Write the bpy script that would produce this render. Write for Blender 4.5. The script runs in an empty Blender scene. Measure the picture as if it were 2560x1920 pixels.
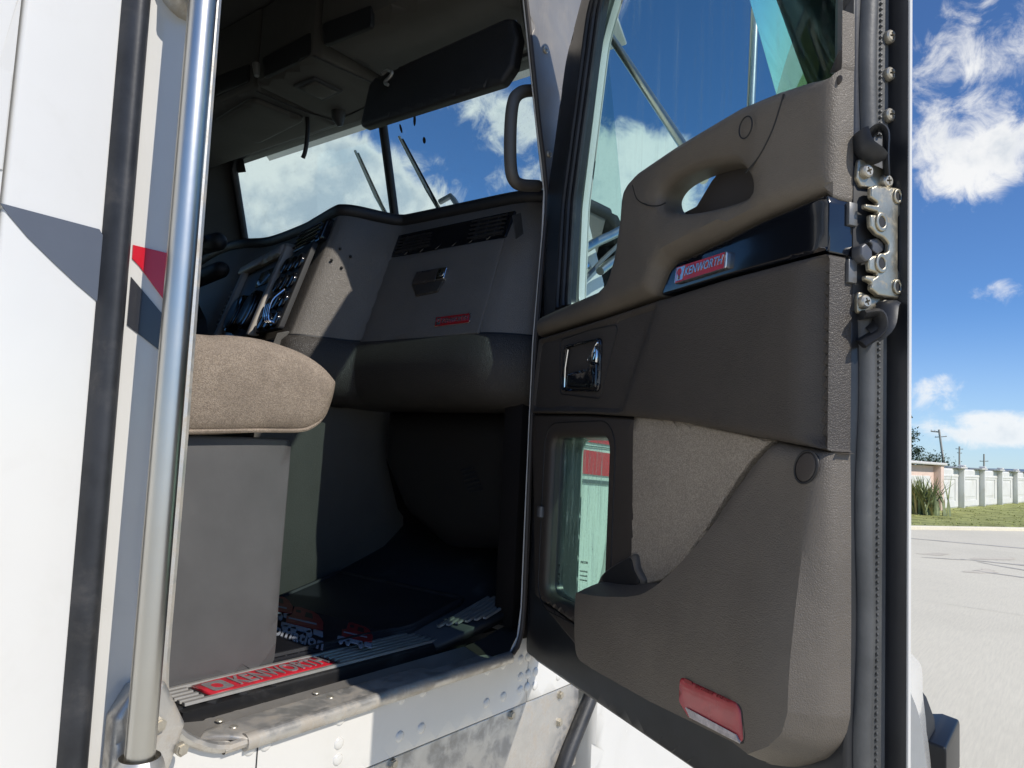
import bpy, bmesh, math, random
import numpy as np
from mathutils import Vector, Matrix
from mathutils.geometry import delaunay_2d_cdt, tessellate_polygon
random.seed(7)
SC = bpy.context.scene
COL = SC.collection
rad = math.radians

# ------------------------------------------------------------------ camera
cam_d = bpy.data.cameras.new('camera')
cam = bpy.data.objects.new('camera', cam_d)
COL.objects.link(cam)
cam_d.sensor_fit = 'HORIZONTAL'
cam_d.sensor_width = 36.0
cam_d.lens = 36.0 * 1850 / 2560
cam_d.clip_start = 0.02
cam_d.clip_end = 6000
cam.matrix_world = Matrix(((0.7971337, 0.0133746, 0.6036547, 0.9894),
                           (0.6017536, -0.0998943, -0.7924101, -1.38295),
                           (0.0497035, 0.9949082, -0.0876773, 1.75),
                           (0, 0, 0, 1)))
SC.camera = cam

# ------------------------------------------------------------------ sun and sky
SUN_EL = 42.0
SUN_AZ = 93.0            # degrees clockwise from +Y
sun_dir = Vector((math.sin(rad(SUN_AZ)) * math.cos(rad(SUN_EL)), math.cos(rad(SUN_AZ)) * math.cos(rad(SUN_EL)), math.sin(rad(SUN_EL))))
sd = bpy.data.lights.new('sun', 'SUN')
sd.energy = 3.8
sd.angle = rad(0.5)
sd.color = (1.0, 0.94, 0.85)
sun = bpy.data.objects.new('sun', sd)
COL.objects.link(sun)
sun.rotation_euler = sun_dir.to_track_quat('Z', 'Y').to_euler()
sun.location = (8, 0, 9)

world = bpy.data.worlds.new('World')
SC.world = world
world.use_nodes = True
WN = world.node_tree
WN.nodes.clear()


class G:
    """small node-graph helper"""
    def __init__(s, nt):
        s.nt = nt

    def n(s, t, **kw):
        nd = s.nt.nodes.new(t)
        for k, v in kw.items():
            if k == 'ins':
                for kk, vv in v.items():
                    if isinstance(vv, bpy.types.NodeSocket):
                        s.nt.links.new(vv, nd.inputs[kk])
                    else:
                        nd.inputs[kk].default_value = vv
            else:
                setattr(nd, k, v)
        return nd

    def m(s, op, a, b=0.0, c=0.0, clamp=False):
        nd = s.nt.nodes.new('ShaderNodeMath')
        nd.operation = op
        nd.use_clamp = clamp
        for i, v in enumerate((a, b, c)):
            if isinstance(v, bpy.types.NodeSocket):
                s.nt.links.new(v, nd.inputs[i])
            else:
                nd.inputs[i].default_value = v
        return nd.outputs[0]

    def vm(s, op, a, b=(0, 0, 0), scale=None):
        nd = s.nt.nodes.new('ShaderNodeVectorMath')
        nd.operation = op
        for i, v in enumerate((a, b)):
            if isinstance(v, bpy.types.NodeSocket):
                s.nt.links.new(v, nd.inputs[i])
            else:
                nd.inputs[i].default_value = v
        if scale is not None:
            if isinstance(scale, bpy.types.NodeSocket):
                s.nt.links.new(scale, nd.inputs['Scale'])
            else:
                nd.inputs['Scale'].default_value = scale
        return nd.outputs['Value'] if op in ('DOT_PRODUCT', 'LENGTH', 'DISTANCE') else nd.outputs['Vector']

    def mix(s, f, a, b, mode='MIX'):
        nd = s.nt.nodes.new('ShaderNodeMix')
        nd.data_type = 'RGBA'
        nd.blend_type = mode
        for i, v in zip((0, 6, 7), (f, a, b)):
            if isinstance(v, bpy.types.NodeSocket):
                s.nt.links.new(v, nd.inputs[i])
            else:
                nd.inputs[i].default_value = v if i == 0 else tuple(v) + (1,) * (4 - len(v))
        return nd.outputs[2]

    def ramp(s, f, lo, hi):
        nd = s.nt.nodes.new('ShaderNodeMapRange')
        nd.interpolation_type = 'SMOOTHSTEP'
        s.nt.links.new(f, nd.inputs[0])
        nd.inputs[1].default_value = lo
        nd.inputs[2].default_value = hi
        return nd.outputs[0]

    def noise(s, vec, scale, detail=3, rough=0.55, dist=0.0):
        nd = s.nt.nodes.new('ShaderNodeTexNoise')
        if vec is not None:
            s.nt.links.new(vec, nd.inputs['Vector'])
        nd.inputs['Scale'].default_value = scale
        nd.inputs['Detail'].default_value = detail
        nd.inputs['Roughness'].default_value = rough
        nd.inputs['Distortion'].default_value = dist
        return nd.outputs[0]


g = G(WN)
sky = g.n('ShaderNodeTexSky', sky_type='NISHITA', sun_disc=False, sun_elevation=rad(SUN_EL), sun_rotation=rad(SUN_AZ),
          altitude=1900.0, air_density=1.0, dust_density=0.6, ozone_density=1.6)
tc = g.n('ShaderNodeTexCoord').outputs['Generated']
sep = g.n('ShaderNodeSeparateXYZ', ins={0: tc})
zc = g.m('MAXIMUM', sep.outputs[2], 0.0)
den = g.m('ADD', zc, 0.20)
pv = g.vm('SCALE', tc, scale=g.m('DIVIDE', 1.0, den))
# cumulus masses: (direction, angular radius, weight)
CLOUDS = [(d, a, w) for d, a, w in zip(
    [(-0.0563,0.8947,0.4431),(-0.067,0.9357,0.3464),(-0.1107,0.8877,0.4468),(-0.0982,0.9444,0.3139),(-0.1193,0.9243,0.3625),(-0.0746,0.9753,0.2079),(-0.0414,0.9796,0.1967),(-0.1095,0.9891,0.0985),(-0.1398,0.9864,0.0867),(-0.0544,0.9966,0.0626),(-0.1314,0.897,0.4221),(-0.081,0.9961,0.0348),(-0.132,0.9898,0.053),(-0.1042,0.9937,0.0409),(-0.0695,0.9965,0.0474),(-0.0491,0.9981,0.0382),(-0.1443,0.9892,0.0263),(-0.0923,0.9937,0.0641),(-0.7894,0.5375,0.2966),(-0.7556,0.5938,0.2764),(-0.815,0.525,0.2455),(-0.7135,0.6277,0.3114),(-0.6975,0.6572,0.2855),(-0.5798,0.6903,0.4327),(-0.5436,0.7279,0.418),(-0.6074,0.6597,0.4425),(-0.4493,0.8107,0.3754),(-0.4853,0.8043,0.3429),(-0.4215,0.8357,0.3521),(-0.5002,0.7646,0.4064),(-0.4461,0.8432,0.3001),(-0.7605,0.5544,0.3381),(-0.8387,0.4977,0.2212)],
    [.075,.06,.035,.035,.05,.03,.035,.042,.034,.026,.03,.026, .022,.018,.024,.02,.02,.016, .13,.11,.10,.09,.07,.065,.07,.04,.09,.09,.06,.035,.09,.09,.08],
    [.20,.28,.12,.18,.20,.20,.18,.26,.24,.22,.10,.18, .20,.20,.22,.20,.18,.18, .36,.34,.30,.26,.18,.20,.24,.10,.30,.32,.22,.12,.26,.30,.22])]
nA = g.noise(pv, 2.6, 6, 0.60, 0.35)
fine = g.noise(tc, 27.0, 7, 0.64, 0.5)
fld = g.m('ADD', g.m('MULTIPLY', nA, 0.30), g.m('MULTIPLY', g.m('SUBTRACT', fine, 0.5), 0.58))
for (d, a, w) in CLOUDS:
    dv = g.vm('SUBTRACT', tc, d)
    dv = g.vm('MULTIPLY', dv, (1.0, 1.0, 1.45))
    r2 = g.m('DIVIDE', g.vm('LENGTH', dv), a)
    e = g.m('POWER', 2.718, g.m('MULTIPLY', g.m('MULTIPLY', r2, r2), -1.0))
    fld = g.m('ADD', fld, g.m('MULTIPLY', e, w))
# loose fair-weather cloud over the rest of the sky
fld = g.m('ADD', fld, g.m('MULTIPLY', g.m('SUBTRACT', g.noise(pv, 0.9, 3, 0.5), 0.60), 0.55))
cov = g.ramp(fld, 0.27, 0.50)
core = g.ramp(fld, 0.36, 0.66)
soft = g.noise(tc, 9.0, 5, 0.6)
skyc = g.n('ShaderNodeMix', data_type='RGBA', blend_type='MULTIPLY', ins={0: 1.0, 6: sky.outputs[0], 7: (0.69, 1.01, 1.40, 1)}).outputs[2]
shade = g.m('MULTIPLY', core, g.ramp(soft, 0.40, 0.62))
ccol = g.mix(shade, (9.4, 9.4, 9.3), (5.0, 5.7, 6.6))
hz = g.ramp(sep.outputs[2], 0.20, -0.02)
skyc = g.mix(g.m('MULTIPLY', hz, 0.42), skyc, (6.8, 7.8, 8.9))
ccol = g.mix(g.m('MULTIPLY', hz, 0.35), ccol, (6.8, 7.9, 9.0))
final = g.mix(g.m('MULTIPLY', cov, 0.93), skyc, ccol)
bg = g.n('ShaderNodeBackground', ins={0: final, 1: 0.105})
wo = g.n('ShaderNodeOutputWorld', ins={0: bg.outputs[0]})

vs = SC.view_settings
vs.view_transform = 'Standard'
vs.look = 'None'
vs.gamma = 1.0
vs.use_curve_mapping = False
vs.exposure = 0.0
SC.cycles.max_bounces = 10
SC.cycles.transparent_max_bounces = 16
SC.cycles.caustics_reflective = False
SC.cycles.caustics_refractive = False

# ------------------------------------------------------------------ materials
MAT = {}


def mat(name, base, rough=0.5, metal=0.0, var=0.0, vscale=6.0, bump=0.0, bscale=200.0, kind=None, coat=0.0, spec=0.5, dirt=None, rvar=0.0):
    m = bpy.data.materials.new(name)
    m.use_nodes = True
    nt = m.node_tree
    bs = nt.nodes['Principled BSDF']
    q = G(nt)
    co = q.n('ShaderNodeTexCoord').outputs['Object']
    c = None
    bs.inputs['Base Color'].default_value = tuple(base) + (1,)
    if var:
        v = q.noise(co, vscale, 6, 0.62)
        lo = tuple(x * (1 - var) for x in base)
        hi = tuple(min(1, x * (1 + var)) for x in base)
        c = q.mix(q.ramp(v, 0.3, 0.7), lo, hi)
    if kind == 'fabric':
        sp = q.n('ShaderNodeTexVoronoi', ins={'Vector': co, 'Scale': bscale * 2.6})
        sv = q.ramp(q.n('ShaderNodeSeparateColor', ins={0: sp.outputs[1]}).outputs[0], 0.1, 0.9)
        c = q.mix(q.m('MULTIPLY', sv, 0.62), c if c else base, tuple(x * 0.45 for x in base))
    if dirt:
        dcol, dscale, dlo, dhi, damt = dirt
        dm = q.ramp(q.noise(co, dscale, 8, 0.68, 0.3), dlo, dhi)
        dm = q.m('MULTIPLY', dm, damt)
        c = q.mix(dm, c if c else base, dcol)
        rr = q.m('ADD', q.m('MULTIPLY', dm, 0.5 * (1 - rough)), rough)
        nt.links.new(rr, bs.inputs['Roughness'])
        if metal:
            nt.links.new(q.m('MULTIPLY', q.m('SUBTRACT', 1.0, q.m('MULTIPLY', dm, 0.8)), metal), bs.inputs['Metallic'])
    if c:
        nt.links.new(c, bs.inputs['Base Color'])
    bs.inputs['Metallic'].default_value = metal
    if not dirt:
        bs.inputs['Roughness'].default_value = rough
        if rvar:
            rn = q.noise(co, 14, 6, 0.65)
            nt.links.new(q.m('ADD', rough - rvar, q.m('MULTIPLY', rn, 2 * rvar)), bs.inputs['Roughness'])
    bs.inputs['Specular IOR Level'].default_value = spec
    bs.inputs['Coat Weight'].default_value = coat
    bs.inputs['Coat Roughness'].default_value = 0.06
    if kind == 'concrete':
        v1 = q.noise(co, 900.0, 3, 0.7)
        v2 = q.noise(q.vm('MULTIPLY', co, (9.0, 0.5, 1.0)), 6.0, 5, 0.7)
        v3 = q.noise(co, 0.12, 5, 0.6)
        k = q.m('ADD', q.m('MULTIPLY', v1, 0.30), q.m('ADD', q.m('MULTIPLY', v2, 0.26), q.m('MULTIPLY', v3, 0.34)))
        c = q.mix(q.ramp(k, 0.28, 0.62), tuple(x * 0.80 for x in base), tuple(min(1, x * 1.12) for x in base))
        nt.links.new(c, bs.inputs['Base Color'])
    if bump:
        if kind == 'leather':
            vo = q.n('ShaderNodeTexVoronoi', feature='DISTANCE_TO_EDGE', ins={'Vector': co, 'Scale': bscale})
            h = q.m('ADD', q.ramp(vo.outputs[0], 0.0, 0.22), q.m('MULTIPLY', q.noise(co, bscale * 0.3, 5, 0.62, 1.2), 1.8))
        elif kind == 'fabric':
            w1 = q.n('ShaderNodeTexWave', wave_type='BANDS', bands_direction='DIAGONAL', ins={'Vector': co, 'Scale': bscale, 'Distortion': 1.0, 'Detail': 1.0})
            w2 = q.n('ShaderNodeTexVoronoi', ins={'Vector': co, 'Scale': bscale * 2.2})
            h = q.m('ADD', w1.outputs[1], w2.outputs[0])
        elif kind == 'brushed':
            st = q.vm('MULTIPLY', co, (1, 1, 0.03))
            h = q.noise(st, bscale, 3, 0.6)
        else:
            h = q.noise(co, bscale, 5, 0.6)
        b = q.n('ShaderNodeBump', ins={'Height': h, 'Strength': bump, 'Distance': 0.002})
        nt.links.new(b.outputs[0], bs.inputs['Normal'])
    MAT[name] = m
    return m


def glass(name, tint, dirt_amt=0.06, dscale=(60, 60, 3), gloss=0.9, spots=0.0):
    m = bpy.data.materials.new(name)
    m.use_nodes = True
    nt = m.node_tree
    nt.nodes.clear()
    q = G(nt)
    tr = q.n('ShaderNodeBsdfTransparent', ins={0: tuple(tint) + (1,)})
    gl = q.n('ShaderNodeBsdfGlossy', ins={0: (gloss, gloss, gloss, 1), 1: 0.01})
    lw = q.n('ShaderNodeLayerWeight', ins={0: 0.5})
    fr = q.m('ADD', 0.035, q.m('MULTIPLY', q.m('POWER', lw.outputs['Facing'], 5.0), 0.9))
    mx = q.n('ShaderNodeMixShader', ins={0: fr, 1: tr.outputs[0], 2: gl.outputs[0]})
    co = q.n('ShaderNodeTexCoord').outputs['Object']
    st = q.vm('MULTIPLY', co, dscale)
    n1 = q.ramp(q.noise(st, 1.0, 5, 0.65), 0.50, 0.80)
    n2 = q.ramp(q.noise(co, 4.0, 4, 0.6), 0.40, 0.70)
    f = q.m('MULTIPLY', q.m('MULTIPLY', n1, q.m('ADD', n2, 0.25)), dirt_amt, clamp=True)
    if spots:
        sp = q.n('ShaderNodeTexVoronoi', ins={'Vector': co, 'Scale': 90.0})
        f = q.m('ADD', f, q.m('MULTIPLY', q.ramp(sp.outputs[0], 0.16, 0.05), spots), clamp=True)
    df = q.n('ShaderNodeBsdfDiffuse', ins={0: (0.62, 0.66, 0.64, 1)})
    tl = q.n('ShaderNodeBsdfTranslucent', ins={0: (0.62, 0.68, 0.65, 1)})
    dd = q.n('ShaderNodeMixShader', ins={0: 0.5, 1: df.outputs[0], 2: tl.outputs[0]})
    mx2 = q.n('ShaderNodeMixShader', ins={0: f, 1: mx.outputs[0], 2: dd.outputs[0]})
    q.n('ShaderNodeOutputMaterial', ins={0: mx2.outputs[0]})
    MAT[name] = m
    return m


mat('white_paint', (0.69, 0.677, 0.64), 0.22, coat=0.5, var=0.025, vscale=2.5, dirt=((0.50, 0.47, 0.41), 7.0, 0.50, 0.82, 0.22), bump=0.04, bscale=5.0)
mat('grey_paint', (0.10, 0.105, 0.118), 0.25, coat=0.5, var=0.05)
mat('dark_paint', (0.035, 0.037, 0.045), 0.25, coat=0.5, var=0.05)
mat('red_paint', (0.62, 0.012, 0.03), 0.28, coat=0.5, var=0.05)
mat('silver_edge', (0.45, 0.46, 0.48), 0.3)
mat('aluminium', (0.60, 0.58, 0.54), 0.40, metal=0.75, var=0.10, vscale=9, dirt=((0.40, 0.35, 0.28), 22.0, 0.42, 0.66, 0.8), bump=0.18, bscale=60)
mat('brushed_aluminium', (0.33, 0.31, 0.28), 0.50, metal=0.6, var=0.08, vscale=5, dirt=((0.30, 0.27, 0.24), 7.0, 0.44, 0.75, 0.6), bump=0.25, bscale=300, kind='brushed')
mat('chrome', (0.60, 0.585, 0.54), 0.32, metal=1.0, var=0.05, vscale=5, bump=0.05, bscale=90, rvar=0.06)
mat('bright_chrome', (0.85, 0.85, 0.85), 0.05, metal=1.0)
mat('zinc', (0.40, 0.365, 0.28), 0.34, metal=0.85, var=0.14, vscale=40, dirt=((0.30, 0.24, 0.16), 45.0, 0.52, 0.72, 0.75), bump=0.15, bscale=200)
mat('screw_steel', (0.50, 0.46, 0.38), 0.4, metal=0.7, var=0.15, vscale=90)
mat('black_rubber', (0.022, 0.023, 0.026), 0.48, var=0.35, vscale=14, bump=0.15, bscale=120, dirt=((0.11, 0.10, 0.09), 16, 0.52, 0.82, 0.5))
mat('seal_rubber', (0.075, 0.076, 0.075), 0.5, var=0.22, vscale=11, bump=0.18, bscale=220, dirt=((0.22, 0.20, 0.17), 24, 0.58, 0.84, 0.5))
mat('black_metal', (0.020, 0.021, 0.024), 0.32, var=0.25, vscale=10, bump=0.06, bscale=160, dirt=((0.07, 0.068, 0.062), 30, 0.60, 0.84, 0.35))
mat('flange_metal', (0.15, 0.15, 0.148), 0.38, metal=0.3, var=0.25, vscale=8, dirt=((0.30, 0.28, 0.25), 18, 0.56, 0.84, 0.5), bump=0.08, bscale=120)
mat('taupe_leather', (0.135, 0.114, 0.089), 0.52, var=0.08, vscale=9, bump=0.30, bscale=380, kind='leather')
mat('brown_leather', (0.056, 0.047, 0.039), 0.50, var=0.09, vscale=9, bump=0.32, bscale=380, kind='leather')
mat('bounce_lit_leather', (0.122, 0.104, 0.084), 0.50, var=0.09, vscale=9, bump=0.32, bscale=380, kind='leather')  # middle-panel leather again, ground bounce put into a lighter colour
mat('brown_plastic', (0.050, 0.041, 0.035), 0.48, var=0.06, vscale=9, bump=0.2, bscale=500)
mat('dash_vinyl', (0.165, 0.15, 0.132), 0.47, var=0.06, vscale=7, bump=0.42, bscale=280, kind='leather')
mat('tunnel_vinyl', (0.095, 0.09, 0.08), 0.42, var=0.08, vscale=7, bump=0.3, bscale=300, kind='leather')
mat('kick_dark', (0.012, 0.010, 0.009), 0.85, var=0.1, spec=0.15)
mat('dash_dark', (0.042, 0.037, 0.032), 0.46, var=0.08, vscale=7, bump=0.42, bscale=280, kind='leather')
mat('pad_black', (0.018, 0.018, 0.019), 0.5, var=0.1, bump=0.3, bscale=300, kind='leather')
mat('gloss_black', (0.006, 0.007, 0.010), 0.12, coat=0.6, rvar=0.06)
mat('matt_black', (0.012, 0.012, 0.013), 0.6, var=0.15)
mat('fabric_insert', (0.43, 0.368, 0.295), 0.85, var=0.05, vscale=14, bump=0.55, bscale=260, kind='fabric')
mat('seat_fabric', (0.40, 0.325, 0.255), 0.92, var=0.14, vscale=16, bump=0.6, bscale=240, kind='fabric', spec=0.2)
mat('grey_vinyl', (0.10, 0.099, 0.099), 0.42, var=0.10, vscale=5, bump=0.07, bscale=300, dirt=((0.18, 0.175, 0.17), 4.0, 0.42, 0.85, 0.28))
mat('headliner', (0.062, 0.058, 0.052), 0.8, var=0.08, bump=0.1, bscale=400)
mat('knee_brown', (0.014, 0.0115, 0.0095), 0.5, var=0.1, bump=0.2, bscale=300, kind='leather')
mat('handle_grey', (0.12, 0.108, 0.095), 0.5, var=0.08, bump=0.2, bscale=400)
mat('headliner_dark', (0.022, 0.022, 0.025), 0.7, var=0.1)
mat('mat_rubber', (0.013, 0.014, 0.018), 0.55, var=0.2, vscale=20, bump=0.1, bscale=300)
mat('floor_black', (0.011, 0.011, 0.012), 0.5, var=0.2, vscale=12, dirt=((0.09, 0.085, 0.08), 9, 0.52, 0.82, 0.5))
mat('rib_metal', (0.55, 0.53, 0.49), 0.4, metal=0.7, var=0.1, vscale=30)
mat('red_badge', (0.40, 0.012, 0.016), 0.3, coat=0.4, var=0.1, vscale=30)
mat('red_worn', (0.50, 0.015, 0.03), 0.45, var=0.2, vscale=40, dirt=((0.30, 0.22, 0.20), 60, 0.58, 0.80, 0.5))
mat('badge_silver', (0.62, 0.63, 0.66), 0.22, metal=0.9)
mat('worn_silver', (0.33, 0.31, 0.31), 0.5, metal=0.5, var=0.2, vscale=60)
mat('red_lens', (0.36, 0.035, 0.045), 0.22, coat=0.4, var=0.12, vscale=40, dirt=((0.30, 0.13, 0.12), 14, 0.45, 0.8, 0.45))
mat('dark_red', (0.22, 0.01, 0.015), 0.4)
mat('clear_lens', (0.55, 0.50, 0.48), 0.2, coat=0.4, var=0.25, vscale=90, bump=0.5, bscale=160)
mat('mat_red', (0.27, 0.014, 0.018), 0.5, var=0.15, vscale=60)
mat('mat_grey', (0.33, 0.36, 0.42), 0.5, var=0.1, vscale=60)
mat('hinge_grey', (0.12, 0.12, 0.125), 0.4, metal=0.4, var=0.2)
mat('concrete', (0.80, 0.735, 0.575), 0.9, bump=0.6, bscale=90, kind='concrete', spec=0.2)
mat('grass_soil', (0.33, 0.345, 0.13), 0.95, var=0.35, vscale=1.2, bump=0.6, bscale=25, spec=0.1)
mat('grass_blade', (0.34, 0.36, 0.125), 0.8, var=0.35, vscale=2.0, spec=0.15)
mat('wall_white', (0.74, 0.73, 0.69), 0.9, var=0.05, vscale=1.5, dirt=((0.52, 0.47, 0.38), 1.3, 0.5, 0.8, 0.5), spec=0.2)
mat('wall_shadow', (0.62, 0.61, 0.56), 0.9, var=0.06, vscale=1.5, spec=0.2)
mat('wall_pink', (0.74, 0.57, 0.48), 0.9, var=0.07, vscale=1.5, spec=0.2)
mat('wall_cap', (0.66, 0.64, 0.60), 0.9, var=0.12, spec=0.2)
mat('agave_leaf', (0.25, 0.285, 0.13), 0.6, var=0.35, vscale=3)
mat('dry_leaf', (0.42, 0.35, 0.17), 0.8, var=0.25, vscale=3)
mat('tree_leaf', (0.045, 0.075, 0.03), 0.7, var=0.3, vscale=2)
mat('bark', (0.12, 0.09, 0.06), 0.9, var=0.25)
mat('pole_concrete', (0.42, 0.40, 0.36), 0.9, var=0.08)
mat('cable_black', (0.015, 0.015, 0.015), 0.7)
mat('hill_haze', (0.16, 0.22, 0.30), 1.0, var=0.1, vscale=0.02, spec=0.0)  # blue of the distant air put into the hill colour
mat('lcd', (0.09, 0.10, 0.085), 0.2, coat=0.4)
mat('gauge_trim', (0.36, 0.33, 0.29), 0.45)
mat('gauge_face', (0.030, 0.042, 0.045), 0.3, coat=0.3)
mat('steel_grey', (0.33, 0.32, 0.30), 0.4, metal=0.7, var=0.2, vscale=12)
mat('red_glow_lens', (0.5, 0.02, 0.01), 0.25, coat=0.5)
mat('mirror', (0.86, 0.89, 0.88), 0.015, metal=1.0)
mat('bumper_dark', (0.008, 0.009, 0.011), 0.35, spec=0.3)
glass('door_glass', (0.80, 0.93, 0.92), 0.18, (70, 70, 2.2))
glass('peep_glass', (0.84, 0.95, 0.905), 0.80, (130, 130, 6), spots=0.35)
glass('windshield_glass', (0.86, 0.93, 0.92), 0.07, (12, 12, 12), spots=0.22)

# ------------------------------------------------------------------ geometry helpers
FD = lambda a, b, w: (-w, -a, b)          # door-local: a from hinge to latch, b up, w into the cab
FX = lambda a, b, w: (w, a, b)            # cab side: a = y, b = z, w = x
FY = lambda a, b, w: (a, -w, b)           # facing the rear: a = x, b = z, w = -y
FZ = lambda a, b, w: (a, b, w)            # floor: a = x, b = y, w = z


def FW(A, B):
    """vertical wall running from plan point A to plan point B, w towards the side that faces -y / the viewer"""
    ax, ay = A
    L = math.hypot(B[0] - ax, B[1] - ay)
    tx, ty = (B[0] - ax) / L, (B[1] - ay) / L
    nx, ny = ty, -tx
    if nx * 1.0 + ny * (-0.6) < 0:
        nx, ny = -nx, -ny
    return lambda a, b, w: (ax + tx * a + nx * w, ay + ty * a + ny * w, b)


def link(name, me, parent=None, m=None):
    o = bpy.data.objects.new(name, me)
    COL.objects.link(o)
    if parent is not None:
        o.parent = parent
    if m is not None and me is not None:
        me.materials.clear()
        me.materials.append(MAT[m])
    return o


def tag(o, label=None, cat=None, group=None, kind=None):
    if label: o['label'] = label
    if cat: o['category'] = cat
    if group: o['group'] = group
    if kind: o['kind'] = kind
    return o


def empty(name, loc=(0, 0, 0)):
    o = bpy.data.objects.new(name, None)
    COL.objects.link(o)
    o.location = loc
    o.empty_display_size = 0.2
    return o


def finish(bm, name, m, parent, ang=35, recalc=True):
    if recalc:
        bmesh.ops.recalc_face_normals(bm, faces=bm.faces)
    me = bpy.data.meshes.new(name)
    bm.to_mesh(me)
    bm.free()
    for p in me.polygons:
        p.use_smooth = True
    me.set_sharp_from_angle(angle=rad(ang))
    return link(name, me, parent, m)


def cr(pts, n=6, closed=False):
    """Catmull-Rom through points"""
    P = [Vector(p) for p in pts]
    out = []
    N = len(P)
    for i in range(N if closed else N - 1):
        a = P[(i - 1) % N] if (closed or i > 0) else P[i] * 2 - P[i + 1]
        b, c = P[i], P[(i + 1) % N]
        d = P[(i + 2) % N] if (closed or i + 2 < N) else c * 2 - b
        for k in range(n):
            t = k / n
            out.append(0.5 * ((2 * b) + (c - a) * t + (2 * a - 5 * b + 4 * c - d) * t * t + (3 * b - a - 3 * c + d) * t ** 3))
    if not closed:
        out.append(P[-1])
    return [tuple(p) for p in out]


def fil(pts, r, n=5):
    """polygon with its corners rounded; r a number or one radius per corner"""
    N = len(pts)
    rs = r if isinstance(r, (list, tuple)) else [r] * N
    out = []
    for i in range(N):
        p = Vector(pts[i]); a = Vector(pts[i - 1]) - p; b = Vector(pts[(i + 1) % N]) - p
        la, lb = a.length, b.length
        if rs[i] <= 0 or la < 1e-6 or lb < 1e-6:
            out.append(tuple(p)); continue
        a /= la; b /= lb
        ang = a.angle(b)
        if ang > 3.05:
            out.append(tuple(p)); continue
        t = min(rs[i] / math.tan(ang / 2), la * 0.48, lb * 0.48)
        p0, p1 = p + a * t, p + b * t
        for k in range(n + 1):
            s = k / n
            out.append(tuple(p0 * (1 - s) ** 2 + p * 2 * s * (1 - s) + p1 * s * s))
    return out


def dense(loop, step):
    out = []
    for i in range(len(loop)):
        a, b = Vector(loop[i]), Vector(loop[(i + 1) % len(loop)])
        n = max(1, int(math.ceil((b - a).length / step)))
        for k in range(n):
            out.append(tuple(a.lerp(b, k / n)))
    return out


def seg_dist(P, loop):
    A = np.array(loop); B = np.roll(A, -1, 0); d = B - A
    L2 = np.maximum((d ** 2).sum(1), 1e-12)
    best = np.full(len(P), 1e9)
    for k in range(len(A)):
        t = np.clip(((P - A[k]) @ d[k]) / L2[k], 0, 1)
        q = A[k] + t[:, None] * d[k]
        best = np.minimum(best, np.hypot(*(P - q).T))
    return best


def inside(P, loop):
    A = np.array(loop); B = np.roll(A, -1, 0)
    c = np.zeros(len(P), bool)
    for (x0, y0), (x1, y1) in zip(A, B):
        if y0 == y1: continue
        k = ((y0 > P[:, 1]) != (y1 > P[:, 1])) & (P[:, 0] < (x1 - x0) * (P[:, 1] - y0) / (y1 - y0) + x0)
        c ^= k
    return c


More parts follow.
